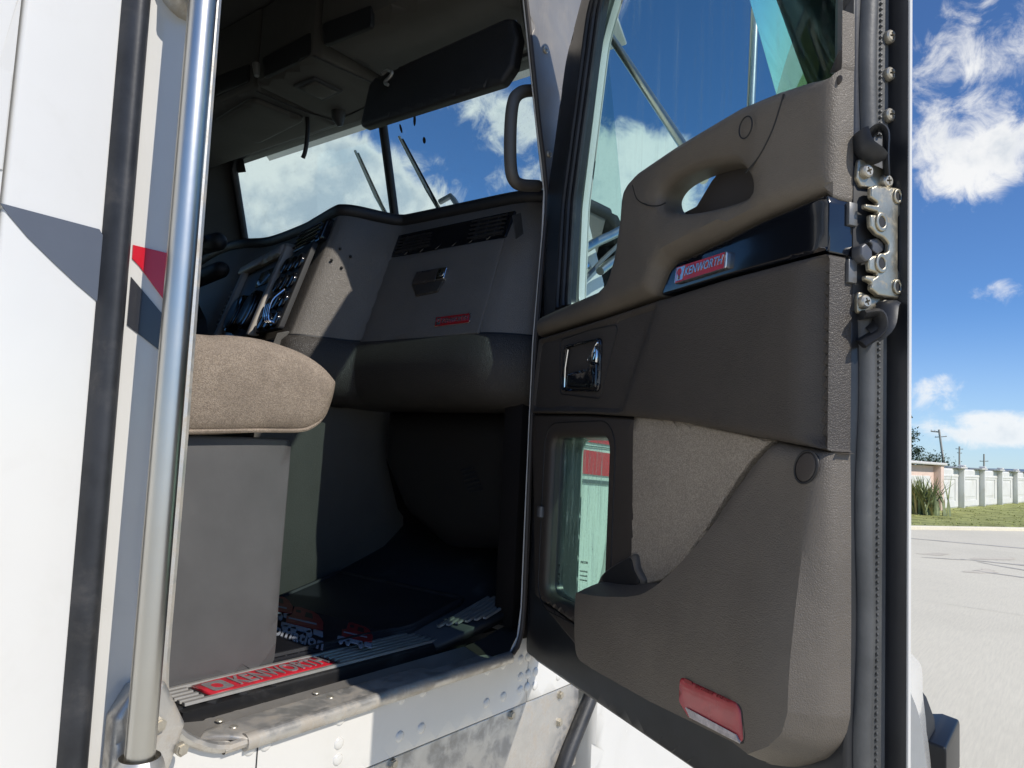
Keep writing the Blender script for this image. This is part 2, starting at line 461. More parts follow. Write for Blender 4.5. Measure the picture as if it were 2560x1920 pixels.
def trim(name, outline, fr, w0, w1, bevel=0.006, m='matt_black', parent=None, holes=(), step=0.03, hb=None, wf=None, ang=35, back=True):
    """panel with the given outline: sides from w0, rounded edge, face at w1 (+ wf(a,b))"""
    sg = 1 if w1 >= w0 else -1
    bev = min(bevel, abs(w1 - w0) * 0.98)
    hb = bev if hb is None else min(hb, abs(w1 - w0) * 0.98)
    loops = [dense(outline, step)] + [dense(h, step) for h in holes]
    P = np.array(loops[0]); mn, mx = P.min(0), P.max(0)
    pts, edges = [], []
    for lp in loops:
        o = len(pts)
        pts += lp
        edges += [(o + i, o + (i + 1) % len(lp)) for i in range(len(lp))]
    nb = len(pts)
    cand = []
    if bev > 0.0005 or hb > 0.0005:
        for li, lp in enumerate(loops):
            bb = bev if li == 0 else hb
            if bb < 0.0005: continue
            A = np.array(lp); T = np.roll(A, -1, 0) - np.roll(A, 1, 0)
            T /= np.maximum(np.hypot(T[:, 0], T[:, 1])[:, None], 1e-9)
            Nn = np.stack([-T[:, 1], T[:, 0]], 1)
            for s in (1, -1):
                for f in (0.10, 0.32, 0.65, 1.0):
                    Q = A + Nn * s * bb * f
                    D = np.min([seg_dist(Q, l2) for l2 in loops], 0)
                    cand.append(Q[D > bb * f * 0.93])
    if wf is not None or max(mx - mn) > 3 * step:
        gx = np.arange(mn[0] + step * .5, mx[0], step); gy = np.arange(mn[1] + step * .5, mx[1], step)
        if len(gx) and len(gy):
            Q = np.stack(np.meshgrid(gx, gy), -1).reshape(-1, 2)
            D = np.min([seg_dist(Q, l2) for l2 in loops], 0)
            cand.append(Q[D > max(bev, hb, 0.003) * 1.15])
    if cand:
        Q = np.concatenate(cand)
        ok = inside(Q, loops[0])
        for h in loops[1:]:
            ok &= ~inside(Q, h)
        Q = Q[ok]
        pts += [tuple(q) for q in Q]
    rv, re_, rf, ov, oe, of = delaunay_2d_cdt([Vector(p) for p in pts], edges, [], 0, 1e-6)
    V = np.array([tuple(v) for v in rv])
    Dl = [seg_dist(V, lp) for lp in loops]

    def prof(d, b):
        if b < 1e-6: return np.zeros(len(d))
        t = np.clip(1 - d / b, 0, 1)
        return b * (1 - np.sqrt(np.maximum(0, 1 - t * t)))
    drop = prof(Dl[0], bev)
    for d in Dl[1:]:
        drop = np.maximum(drop, prof(d, hb))
    Wv = w1 - sg * drop
    if wf is not None:
        fade = np.clip(np.min(Dl, 0) / max(bev, 1e-4), 0, 1)
        Wv = Wv + np.array([wf(a, b) for a, b in V]) * fade
    F = np.array([tuple(f) for f in rf])
    cen = V[F].mean(1)
    ok = inside(cen, loops[0])
    for h in loops[1:]:
        ok &= ~inside(cen, h)
    F = F[ok]
    bm = bmesh.new()
    bv = [bm.verts.new(fr(a, b, w)) for (a, b), w in zip(V, Wv)]
    for f in F:
        try: bm.faces.new([bv[i] for i in f])
        except ValueError: pass
    idx = {}
    for i, ol in enumerate(ov):
        for k in ol: idx[k] = i
    o = 0
    backloops = []
    for lp in loops:
        ids = [idx[o + i] for i in range(len(lp))]
        bl = [bm.verts.new(fr(lp[i][0], lp[i][1], w0)) for i in range(len(lp))]
        for i in range(len(lp)):
            j = (i + 1) % len(lp)
            if ids[i] == ids[j]: continue
            try: bm.faces.new([bv[ids[i]], bv[ids[j]], bl[j], bl[i]])
            except ValueError: pass
        backloops.append(bl)
        o += len(lp)
    if back:
        flat = [v for bl in backloops for v in bl]
        for t in tessellate_polygon([[Vector((p[0], p[1], 0)) for p in lp] for lp in loops]):
            try: bm.faces.new([flat[i] for i in t])
            except ValueError: pass
    loose = [v for v in bm.verts if not v.link_faces]
    if loose: bmesh.ops.delete(bm, geom=loose, context='VERTS')
    return finish(bm, name, m, parent, ang)


def tube(name, path, r, m, parent=None, n=12, closed=False, flat=None, caps=True):
    P = [Vector(p) for p in path]
    N = len(P)
    rs = r if isinstance(r, (list, tuple)) else [r] * N
    bm = bmesh.new()
    rings = []
    up = None
    for i in range(N):
        t = (P[(i + 1) % N] - P[i - 1]) if (closed or 0 < i < N - 1) else (P[1] - P[0] if i == 0 else P[-1] - P[-2])
        t.normalize()
        if up is None:
            up = Vector((0, 0, 1)) if abs(t.z) < 0.9 else Vector((1, 0, 0))
        s = t.cross(up); s.normalize(); up = s.cross(t); up.normalize()
        ring = []
        for k in range(n):
            a = 2 * math.pi * k / n
            ca, sa = math.cos(a), math.sin(a) * (flat or 1)
            ring.append(bm.verts.new(P[i] + (s * ca + up * sa) * rs[i]))
        rings.append(ring)
    for i in range(N if closed else N - 1):
        A, B = rings[i], rings[(i + 1) % N]
        for k in range(n):
            bm.faces.new([A[k], A[(k + 1) % n], B[(k + 1) % n], B[k]])
    if not closed and caps:
        bm.faces.new(rings[0]); bm.faces.new(rings[-1])
    return finish(bm, name, m, parent, 40)


def box(name, lo, hi, m, parent=None, bevel=0.004, fr=None):
    bm = bmesh.new()
    v = []
    for x in (lo[0], hi[0]):
        for y in (lo[1], hi[1]):
            for z in (lo[2], hi[2]):
                v.append(bm.verts.new((x, y, z)))
    for f in ((0, 1, 3, 2), (4, 6, 7, 5), (0, 4, 5, 1), (2, 3, 7, 6), (0, 2, 6, 4), (1, 5, 7, 3)):
        bm.faces.new([v[i] for i in f])
    bmesh.ops.recalc_face_normals(bm, faces=bm.faces)
    if bevel:
        bmesh.ops.bevel(bm, geom=list(bm.edges), offset=bevel, segments=2, profile=0.5, affect='EDGES')
    if fr:
        for q in bm.verts: q.co = fr(*q.co)
    return finish(bm, name, m, parent)


def strip(name, A, B, m, parent=None, ang=40, closed=False):
    """surface lofted between rows of points"""
    rows = [A, B] if not isinstance(A[0], list) else A
    bm = bmesh.new()
    R = [[bm.verts.new(p) for p in r] for r in rows]
    for i in range(len(R) - 1):
        for k in range(len(R[i]) - (0 if closed else 1)):
            k2 = (k + 1) % len(R[i])
            bm.faces.new([R[i][k], R[i][k2], R[i + 1][k2], R[i + 1][k]])
    return finish(bm, name, m, parent, ang)


def slab(name, rows, t, m, parent=None, ang=40):
    """lofted sheet with thickness (solidify baked)"""
    o = strip(name, rows, None, m, parent, ang)
    md = o.modifiers.new('thick', 'SOLIDIFY')
    md.thickness = t
    md.offset = -1
    return o


def rivet_mesh(name, r, h, n=12, rings=4):
    bm = bmesh.new()
    prev = None
    for k in range(rings):
        a = math.pi / 2 * k / rings
        ring = [bm.verts.new((r * math.cos(a) * math.cos(2 * math.pi * i / n), r * math.cos(a) * math.sin(2 * math.pi * i / n), h * math.sin(a))) for i in range(n)]
        if prev:
            for i in range(n): bm.faces.new([prev[i], prev[(i + 1) % n], ring[(i + 1) % n], ring[i]])
        prev = ring
    top = bm.verts.new((0, 0, h))
    for i in range(n): bm.faces.new([prev[i], prev[(i + 1) % n], top])
    me = bpy.data.meshes.new(name); bm.to_mesh(me); bm.free()
    for p in me.polygons: p.use_smooth = True
    return me


def screw_mesh(name, r, h, n=16):
    """pan head with a cross recess"""
    bm = bmesh.new()
    prof = [(r, 0), (r, h * .45), (r * .93, h * .75), (r * .7, h)]
    prev = None
    for rr, z in prof:
        ring = [bm.verts.new((rr * math.cos(2 * math.pi * i / n), rr * math.sin(2 * math.pi * i / n), z)) for i in range(n)]
        if prev:
            for i in range(n): bm.faces.new([prev[i], prev[(i + 1) % n], ring[(i + 1) % n], ring[i]])
        prev = ring
    a, b = r * .52, r * .14
    cross = [(a, -b), (a, b), (b, b), (b, a), (-b, a), (-b, b), (-a, b), (-a, -b), (-b, -b), (-b, -a), (b, -a), (b, -b)]
    top = [bm.verts.new((x, y, h)) for x, y in cross]
    bot = [bm.verts.new((x * .7, y * .7, h * .25)) for x, y in cross]
    pts = [Vector((v.co.x, v.co.y, 0)) for v in prev]; cp = [Vector((v.co.x, v.co.y, 0)) for v in top]
    allv = prev + top
    for t in tessellate_polygon([pts, cp]):
        try: bm.faces.new([allv[i] for i in t])
        except ValueError: pass
    for i in range(12): bm.faces.new([top[i], top[(i + 1) % 12], bot[(i + 1) % 12], bot[i]])
    bm.faces.new(bot)
    bmesh.ops.recalc_face_normals(bm, faces=bm.faces)
    me = bpy.data.meshes.new(name); bm.to_mesh(me); bm.free()
    for p in me.polygons: p.use_smooth = True
    me.set_sharp_from_angle(angle=rad(30))
    return me


def place(name, me, loc, nrm, m, parent, spin=0.0):
    if not me.materials: me.materials.append(MAT[m])
    o = bpy.data.objects.new(name, me)
    COL.objects.link(o)
    o.parent = parent
    q = Vector(nrm).to_track_quat('Z', 'Y')
    o.rotation_euler = (q.to_matrix() @ Matrix.Rotation(spin, 3, 'Z')).to_euler()
    o.location = loc
    return o


def disc(c, ra, rb, n=28, rot=0.0):
    return [(c[0] + ra * math.cos(t) * math.cos(rot) - rb * math.sin(t) * math.sin(rot), c[1] + ra * math.cos(t) * math.sin(rot) + rb * math.sin(t) * math.cos(rot)) for t in [2 * math.pi * i / n for i in range(n)]]


def lettering(name, s, fr, quad, w, depth, m, parent, shear=0.0, pad=0.0):
    """text fitted into the quad (bottom-left, bottom-right, top-left) in frame coordinates"""
    cu = bpy.data.curves.new(name, 'FONT')
    cu.body = s
    cu.size = 1.0
    cu.resolution_u = 3
    cu.offset = 0.018
    cu.shear = shear
    ob = bpy.data.objects.new(name, cu)
    COL.objects.link(ob)
    dg = bpy.context.evaluated_depsgraph_get()
    me = bpy.data.meshes.new_from_object(ob.evaluated_get(dg))
    bpy.data.objects.remove(ob); bpy.data.curves.remove(cu)
    bm = bmesh.new(); bm.from_mesh(me); bpy.data.meshes.remove(me)
    bmesh.ops.remove_doubles(bm, verts=bm.verts, dist=1e-5)
    xs = [v.co.x for v in bm.verts]; ys = [v.co.y for v in bm.verts]
    x0, x1, y0, y1 = min(xs), max(xs), min(ys), max(ys)
    r = bmesh.ops.extrude_face_region(bm, geom=list(bm.faces))
    for e in r['geom']:
        if isinstance(e, bmesh.types.BMVert): e.co.z = 1
    A, B, Cc = Vector(quad[0]), Vector(quad[1]), Vector(quad[2])
    for v in bm.verts:
        a = pad + (1 - 2 * pad) * (v.co.x - x0) / (x1 - x0); b = (v.co.y - y0) / (y1 - y0)
        p = A + (B - A) * a + (Cc - A) * b
        v.co = fr(p.x, p.y, w + depth * v.co.z)
    return finish(bm, name, m, parent, 30)

# ================================================================== the setting
def sheet(name, pts, z, m, kind='structure'):
    bm = bmesh.new()
    bm.faces.new([bm.verts.new((p[0], p[1], z)) for p in pts])
    o = finish(bm, name, m, None)
    return tag(o, kind=kind)


o = sheet('concrete_ground', [(-2500, -2500), (2500, -2500), (2500, 2500), (-2500, 2500)], 0.0, 'concrete')
tag(o, 'pale concrete yard beside the truck', 'ground')
g0, g1 = [(-2.8082,23.5138),(-0.3022,27.3552)]
gd = Vector((g1[0] - g0[0], g1[1] - g0[1])).normalized()
gn = Vector((-gd.y, gd.x))
gA, gB = Vector(g0) - gd * 60, Vector(g0) + gd * 120
o = sheet('lawn', [gA, gB, gB + gn * 200, gA + gn * 200], 0.008, 'grass_soil')
tag(o, 'mown lawn in front of the white wall', 'lawn')
# low edging kerb between yard and lawn
bm = bmesh.new()
ks = [(-0.16, 0.0), (-0.16, 0.07), (-0.13, 0.10), (0.0, 0.10), (0.0, 0.0)]
rows = []
for k in range(0, 61):
    p = gA + (gB - gA) * (k / 60)
    rows.append([bm.verts.new((p.x + gn.x * a, p.y + gn.y * a, b)) for a, b in ks])
for i in range(60):
    for k in range(4):
        bm.faces.new([rows[i][k], rows[i][k + 1], rows[i + 1][k + 1], rows[i + 1][k]])
tag(finish(bm, 'kerb', 'concrete', None), 'low concrete kerb along the lawn edge', 'kerb', kind='structure')
# grass tufts
bm = bmesh.new()
rg = random.Random(3)
for k in range(9000):
    s = rg.uniform(-3, 45); t = rg.random() ** 1.6 * 26
    p = Vector(g0) + gd * s + gn * t
    h = rg.uniform(0.02, 0.055); a = rg.uniform(0, 6.28); wd = rg.uniform(0.02, 0.05)
    c, sn = math.cos(a) * wd, math.sin(a) * wd
    lx, ly = rg.uniform(-.05, .05), rg.uniform(-.05, .05)
    bm.faces.new([bm.verts.new((p.x - c, p.y - sn, 0.005)), bm.verts.new((p.x + c, p.y + sn, 0.005)), bm.verts.new((p.x + lx, p.y + ly, h))])
tag(finish(bm, 'grass', 'grass_blade', None, recalc=False), 'short yellow-green grass on the lawn', 'grass', kind='stuff')

# thin darker streaks and dusty stains lying on the yard
mat('dark_streak_tone', (0.60, 0.56, 0.48), 0.9, var=0.2, vscale=2.0, spec=0.1)
mat('ochre_dust', (0.70, 0.63, 0.50), 0.95, var=0.12, vscale=2.0, spec=0.1)


def streak(name, A, B, w, z, m, wob=0.03, n=30, seed=1):
    rr = random.Random(seed)
    A, B = Vector(A), Vector(B)
    d = (B - A).normalized(); nn = Vector((-d.y, d.x))
    r1, r2 = [], []
    for k in range(n + 1):
        t = k / n
        e = max(0.05, math.sin(math.pi * min(1, max(0, t))) ** 0.5)
        p = A.lerp(B, t) + nn * math.sin(t * 5 + seed) * wob
        ww = w * e * rr.uniform(.6, 1.2)
        r1.append((p.x + nn.x * ww, p.y + nn.y * ww, z)); r2.append((p.x - nn.x * ww, p.y - nn.y * ww, z))
    o = strip(name, r1, r2, m)
    return tag(o, kind='structure')


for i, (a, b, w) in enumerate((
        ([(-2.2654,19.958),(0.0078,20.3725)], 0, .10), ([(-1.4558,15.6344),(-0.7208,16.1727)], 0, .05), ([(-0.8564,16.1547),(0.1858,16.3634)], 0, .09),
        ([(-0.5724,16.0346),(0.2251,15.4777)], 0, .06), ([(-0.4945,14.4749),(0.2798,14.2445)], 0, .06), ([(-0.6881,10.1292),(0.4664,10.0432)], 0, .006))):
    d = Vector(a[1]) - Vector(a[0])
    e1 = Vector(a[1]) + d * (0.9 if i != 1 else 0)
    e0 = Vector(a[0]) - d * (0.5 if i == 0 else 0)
    streak('dark_streak', e0, e1, w, 0.006, 'dark_streak_tone', seed=i)
for i, a in enumerate(([(-0.6005,16.3495),(-0.0747,17.6939)], [(-0.5066,13.9659),(-0.225,14.9239)], [(-1.6621,16.2985),(-1.0875,16.9703)])):
    streak('dust_stain', a[0], a[1], .16, 0.004, 'ochre_dust', wob=.08, seed=20 + i)

# ---- far hills
hill = []
bm = bmesh.new()
prev = None
hp = [(-700, 5), (-420, 9), (-260, 16), (-150, 24), (-60, 30), (0, 46), (70, 30), (140, 52), (240, 40), (420, 56), (700, 20), (1000, 5)]
hp = cr([(a, b, 0) for a, b in hp], 6)
for (x, h, _) in hp:
    a = bm.verts.new((x, 1900, -2)); b = bm.verts.new((x, 1960, h * .5)); c = bm.verts.new((x, 2300, -2))
    if prev:
        bm.faces.new([prev[0], a, b, prev[1]]); bm.faces.new([prev[1], b, c, prev[2]])
    prev = (a, b, c)
tag(finish(bm, 'hills', 'hill_haze', None), 'low hills on the horizon, coloured blue for haze', 'hills', kind='structure')

# ---- white boundary wall
wq0, wq1 = [(-3.8906,36.6105),(-1.8484,52.8108)]
wt = (Vector(wq1) - Vector(wq0)).normalized()
wn = Vector((wt.y, -wt.x))
if wn.x < 0: wn = -wn
wall = empty('boundary_wall', (wq0[0], wq0[1], 0))
tag(wall, 'white panelled boundary wall with capped posts behind the lawn', 'wall')


def FWALL(a, b, w):      # a along the wall, b up, w towards the yard (local to the wall's empty)
    return (wt.x * a + wn.x * w, wt.y * a + wn.y * w, b)


SP = 4.07
HW = 1.88
for k in range(14):
    s0 = k * SP
    a, b = s0 + .13, s0 + SP - .13
    body = box('panel', (a, 0.0, -.35), (b, HW, -.12), 'wall_white', wall, 0.02, FWALL)
    fm = trim('panel_frame', [(a + .02, .06), (b - .02, .06), (b - .02, HW - .06), (a + .02, HW - .06)], FWALL, -.13, -.09, .0, 'wall_white', wall,
              holes=[[(a + .5, .34), (b - .5, .34), (b - .5, HW - .5), (a + .5, HW - .5)]], step=9, ang=10)
    trim('panel_field', [(a + .75, .52), (b - .75, .52), (b - .75, HW - .62), (a + .75, HW - .62)], FWALL, -.125, -.105, .0, 'wall_white', wall, step=9, ang=10)
    box('panel_band', (a, HW - .40, -.095), (b, HW - .30, -.07), 'wall_white', wall, 0.01, FWALL)
    box('post', (s0 + SP - .07, 0, -.40), (s0 + SP + .07, HW + .02, .16), 'wall_white', wall, 0.02, FWALL)
    box('post_cap', (s0 + SP - .95, HW + .023, -.46), (s0 + SP + .24, HW + .10, .24), 'wall_cap', wall, 0.015, FWALL)
    fb = box('cap_block', (s0 + SP - .12, HW + .103, -.10), (s0 + SP + .2, HW + .20, .2), 'wall_white', wall, 0.05, FWALL)
wall2 = empty('gate_wall', (wq0[0], wq0[1], 0))
tag(wall2, 'pink section of wall behind the spiky plant', 'wall')
box('post', (-.30, 0, -.45), (.16, HW + .10, .25), 'wall_pink', wall2, 0.02, FWALL)
box('panel', (-7.5, 0, -.30), (-.3, HW + .06, -.04), 'wall_pink', wall2, 0.02, FWALL)
trim('panel_field', fil([(-5.2, .1), (-.9, .1), (-.9, 1.5), (-5.2, 1.5)], [.0, .0, .25, .25]), FWALL, -.045, .0, .01, 'wall_white', wall2, step=1.0)
box('wall_cap', (-7.6, HW + .105, -.50), (.35, HW + .22, .34), 'wall_cap', wall2, 0.03, FWALL)

# ---- spiky plant in front of the wall
pb = [(-3.8169,31.8608)][0]
plant = empty('spiky_plant', (pb[0], pb[1], 0))
tag(plant, 'spiky green plant with long sword leaves in front of the wall', 'plant')
rp = random.Random(11)


def blade(length, lean, az, off, wd):
    L, R = [], []
    for k in range(6):
        t = k / 5
        out = lean * (t ** 1.5) * length
        x, y = off[0] + math.cos(az) * out, off[1] + math.sin(az) * out
        z = length * t * (1 - 0.22 * lean * t)
        w = wd * (1 - t ** 2.2) + .002
        px_, py_ = -math.sin(az) * w, math.cos(az) * w
        L.append((x + px_, y + py_, z)); R.append((x - px_, y - py_, z))
    return L, R


for k in range(220):
    dry = rp.random() < .14
    off = (rp.gauss(0, .30), rp.gauss(0, .28))
    L, R = blade(rp.uniform(.9, 1.75) * (0.7 if dry else 1), rp.uniform(.08, .75), rp.uniform(0, 6.28), off, rp.uniform(.03, .055))
    strip('leaf', L, R, 'dry_leaf' if dry else 'agave_leaf', plant)
st = Vector((wq0[0] + .9, wq0[1] - 4.6, 0))


# ---- trees behind the wall
def leafy(name, base, h, boughs, leafm, label, seed, lsize=.16, per=420):
    rr = random.Random(seed)
    t = empty(name, base)
    tag(t, label, 'tree')
    tube('trunk', [(0, 0, 0), (.05, 0, h * .4), (0, .05, h * .75), (.03, 0, h)], [.16, .13, .08, .02], 'bark', t, 8)
    bm = bmesh.new()
    for (z0, dx, dy, dz, r0) in boughs:
        for k in range(per):
            s = rr.random()
            c = Vector((dx * s, dy * s, z0 + dz * s))
            c += Vector((rr.gauss(0, r0), rr.gauss(0, r0), rr.gauss(0, r0 * .8)))
            u = Vector((rr.gauss(0, 1), rr.gauss(0, 1), rr.gauss(0, 1) + .8)).normalized()
            v = u.cross(Vector((rr.gauss(0, 1), rr.gauss(0, 1), rr.gauss(0, 1)))).normalized()
            sz = lsize * rr.uniform(.5, 1.3)
            bm.faces.new([bm.verts.new(c - v * sz * .28), bm.verts.new(c + v * sz * .28), bm.verts.new(c + u * sz)])
    finish(bm, 'crown', leafm, t, recalc=False)
    return t


tb = [(-7.0143,48,1.6576)][0]
leafy('conifer_tree', (tb[0] - .3, tb[1], 0), 4.6, [(1.4, .9, 0, .9, .22), (1.9, .3, 0, 1.9, .28), (2.2, 1.15, 0, .75, .17), (2.6, .8, .2, 1.3, .17), (1.0, .4, 0, 1.0, .4), (3.0, .1, 0, 1.5, .2)],
      'tree_leaf', 'dark green conifer showing past the edge of the door', 5)
sb = [(-7.6743,62,1.7228)][0]
leafy('low_tree', (sb[0], sb[1], 0), 2.6, [(1.8, .9, 0, .9, .4), (1.8, -.9, 0, .8, .4), (1.9, 0, 0, .9, .45)], 'tree_leaf', 'small green tree top just above the pink wall', 9)
for px_, sd_ in (([(-7.1128,66,1.7841)][0], 4), ([(-7.5808,66,1.7575)][0], 14)):
    t = leafy('far_bush', (px_[0], px_[1], 0), 2.0, [(1.5, .8, 0, .4, .3), (1.5, -.8, 0, .3, .3)], 'tree_leaf', 'dark bush top above the wall, just right of the leaning pole' if sd_ == 4 else 'dark bush top above the wall, just left of the leaning pole', sd_, per=200)
    t['group'] = 'dark bush tops above the wall'


# ---- utility poles
def pole(name, bot, top, r, arms, label):
    b, t = Vector(bot), Vector(top)
    d = t - b
    b = b - d * (b.z / d.z)
    e = empty(name, tuple(b))
    tag(e, label, 'pole', 'utility poles beyond the wall')
    tube('shaft', [(0, 0, 0), tuple(t - b)], [r * 1.25, r], 'pole_concrete', e, 10)
    for (p, q, rr_) in arms:
        tube('cross_arm', [tuple(Vector(p) - b), tuple(Vector(q) - b)], rr_, 'pole_concrete', e, 8)
        for s in (.06, .5, .94):
            c = Vector(p).lerp(Vector(q), s) - b
            tube('insulator', [tuple(c), tuple(c + Vector((0, 0, rr_ * 2.6)))], [rr_ * .8, rr_ * .5], 'wall_cap', e, 8)
    return e


p_ = [(-6.6574,62,1.8986),(-7.0047,62,4.7952),(-7.2798,62,4.2195),(-6.4992,62,4.3023),(-7.5429,62,4.6622),(-6.9918,62,4.6163)]
pole('utility_pole', p_[0], p_[1], .075, [(p_[2], p_[3], .03), (p_[4], p_[5], .05)], 'leaning pale utility pole, nearest and tallest of the three')
p_ = [(-9.1835,95,2.0568),(-9.1764,95,4.5499),(-9.5438,95,4.2677),(-8.8127,95,4.252),(-9.3904,95,3.8272),(-8.929,95,3.8024)]
pole('utility_pole', p_[0], p_[1], .085, [(p_[2], p_[3], .035), (p_[4], p_[5], .035)], 'upright utility pole, middle one of the three above the wall')
p_ = [(-8.8987,120,2.1888),(-8.8874,120,4.3367),(-9.4088,120,3.3189),(-8.3796,120,3.3697)]
pole('utility_pole', p_[0], p_[1], .10, [(p_[2], p_[3], .045)], 'shortest utility pole with one cross arm, right of the other two')

# ================================================================== the truck: outside
truck = empty('semi_truck', (0, 0, 0))
tag(truck, 'white semi truck cab with its passenger door wide open', 'truck')

OPEN = [(-.10, 1.301), (-.04, 1.306), (-.015, 1.335), (-.006, 1.40), (-.008, 1.6), (-.010, 2.0), (.006, 2.25), (.006, 2.36), (-.040, 2.517), (-.111, 2.775), (-.16, 2.89), (-.26, 2.95),
        (-.70, 2.96), (-.80, 2.93), (-.842, 2.84), (-.846, 2.38), (-.838, 1.75)] + [(-0.837,1.4898),(-0.835,1.4154),(-0.8277,1.3791),(-0.8112,1.3465),(-0.7834,1.3225),(-0.7452,1.3033),(-0.714,1.298),(-0.6875,1.2994)]
OPEN = OPEN[:]
rev = [(y, z) for y, z in OPEN]
skin = trim('cab_side', [(-.985, 1.185), (.028, 1.185), (.028, 1.30), (.14, 1.30), (.14, 3.25), (-.985, 3.25)], FX, -.004, 0.0, .001, 'white_paint', truck, holes=[rev], step=.06, hb=.001)
# jamb and edge bead around the opening
J0 = [(-.0042, y, z) for y, z in rev]; J1 = [(-.035, y + (.052 if y > -.2 and 1.31 < z < 2.94 else 0), z) for y, z in rev]; J2 = [(-.085, y + (.125 if y > -.2 else -.012) * (1 if 1.31 < z < 2.94 else 0), z + (.0 if z > 1.4 else .012)) for y, z in rev]
fi0 = [i for i, (y, z) in enumerate(rev) if y > -.22 and 1.30 < z < 2.95]
nf = len(fi0)
strip('door_jamb', [J0[nf - 1:] + J0[:1], J1[nf - 1:] + J1[:1], J2[nf - 1:] + J2[:1]], None, 'brushed_aluminium', truck, 50)
strip('hinge_jamb', [J0[:nf], J1[:nf], J2[:nf]], None, 'brown_plastic', truck, 50)
BD = [(.006, y, z) for y, z in rev]
tube('opening_bead', cr(BD[nf - 1:] + BD[:1], 2), .0075, 'aluminium', truck, 8)
tube('pillar_bead', cr(BD[:nf], 2), .0055, 'brown_plastic', truck, 8)
# A-pillar face plate
plate = [(.010, 2.20), (.13, 2.20), (.13, 3.2), (-.20, 3.2), (-.158, 2.90), (-.113, 2.79), (-.040, 2.517), (.006, 2.36), (.008, 2.24)]
trim('hinge_pillar', [(.0, 1.33), (.13, 1.33), (.13, 2.195), (.006, 2.195), (-.002, 2.0), (-.002, 1.5)], FX, .001, .006, .002, 'kick_dark', truck, step=.05)
pil = trim('pillar_plate', plate, FX, .002, .010, .003, 'brushed_aluminium', truck, step=.05)
SCREW = screw_mesh('screw', .0085, .005)
for (y, z) in [(-0.033,2.6893),(0.0015,2.4485)]:
    place('screw', SCREW, (.010, y, z), (1, 0, 0), 'screw_steel', pil, .4)
# grab handle on the A-pillar inside the opening
hpth = cr([(-.05, y, z) for y, z in [(0.0275,2.6323),(-0.0258,2.6074),(-0.0575,2.5819),(-0.0707,2.5509),(-0.0736,2.4923),(-0.0674,2.4172),(-0.0536,2.3823),(-0.0231,2.3767),(0.0466,2.3961)]], 5)
tube('pillar_handle', hpth, .0150, 'handle_grey', truck, 12)

# rear rubber seal between cab and sleeper
sy0 = [(-0.9547,2.3168),(-0.9409,1.3365)]
top_y = sy0[0][0] + (sy0[0][0] - sy0[1][0]) * .9; top_z = sy0[0][1] + (sy0[0][1] - sy0[1][1]) * .9
bot_y = sy0[1][0] - (sy0[0][0] - sy0[1][0]) * .3; bot_z = sy0[1][1] - (sy0[0][1] - sy0[1][1]) * .3
rows = []
for k in range(41):
    t = k / 40
    y0, z0 = top_y + (bot_y - top_y) * t, top_z + (bot_z - top_z) * t
    rows.append([(.002 + max(0, math.sin(math.pi * j / 10)) ** .7 * .022, y0 - .019 + .038 * j / 10, z0) for j in range(11)])
strip('gap_seal', rows, None, 'black_rubber', truck, 60)
sy = lambda z: top_y + (bot_y - top_y) * (top_z - z) / (top_z - bot_z)
# sleeper side
so = [(-3.2, .9), (sy(.9) - .012, .9), (sy(3.3) - .012, 3.3), (-3.2, 3.3)]
slp = trim('sleeper_side', [(-3.2, .9), (-1.078, .9), (-1.088, 3.3), (-3.2, 3.3)], FX, -.05, .006, .003, 'white_paint', truck, step=.12)
slq = trim('sleeper_edge_panel', [(-1.075, .9), (sy(.9) - .014, .9), (sy(3.3) - .014, 3.3), (-1.085, 3.3)], FX, -.05, .004, .006, 'white_paint', truck, step=.10)
trim('grey_stripe', [(-1.0828,2.0035),(-0.9725,2.0023),(-0.9664,1.994),(-0.9652,1.9092),(-0.9921,1.9268),(-1.0204,1.9475),(-1.0513,1.9716),(-1.0724,1.9918)], FX, .0042, .0056, 0, 'grey_paint', slq, step=.2)
trim('red_stripe', [(-0.9274,1.994),(-0.8777,1.9943),(-0.8778,1.9284),(-0.9165,1.9679),(-0.9268,1.9758)], FX, .0003, .0018, 0, 'red_paint', skin, step=.2)
trim('dark_stripe', [(-0.926,1.9512),(-0.8776,1.9079),(-0.8781,1.8593),(-0.9252,1.8873)], FX, .0003, .0018, 0, 'dark_paint', skin, step=.2)
# sleeper window, roof edge (seen in the mirror)
swn = trim('sleeper_window', fil([(-2.3, 2.35), (-1.45, 2.35), (-1.55, 2.95), (-1.9, 3.05)], .06), FX, .02, .032, .004, 'gloss_black', truck, step=.2)

# chrome grab pole
pc = [(-0.8993,2.3267),(-0.8919,1.3475)]
pd_ = Vector((pc[0][0] - pc[1][0], pc[0][1] - pc[1][1]))
ptop = (pc[0][0] + pd_.x * .22, pc[0][1] + pd_.y * .22)
gp = tube('grab_pole', [(.07, ptop[0], ptop[1]), (.07, pc[0][0], pc[0][1]), (.07, pc[1][0], pc[1][1]), (.07, pc[1][0] - pd_.x * .01, pc[1][1] - pd_.y * .01)], .0176, 'chrome', truck, 28)
ey, ez = pc[1]
SO = []
for (dz, r) in ((-.075, .024), (-.06, .030), (-.015, .031), (-.004, .028), (.004, .024)):
    SO.append([(.07 + r * math.cos(a), ey + r * math.sin(a), ez + dz) for a in [2 * math.pi * i / 24 for i in range(25)]])
strip('pole_socket', SO, None, 'aluminium', gp, 50)
fl = fil([(ey - .012, ez - .10), (ey + .065, ez - .05), (ey + .085, ez + .01), (ey + .05, ez + .075), (ey + .01, ez + .075), (ey - .012, ez + .04)], .012)
trim('socket_flange', fl, FX, .001, .028, .010, 'aluminium', gp, step=.03)


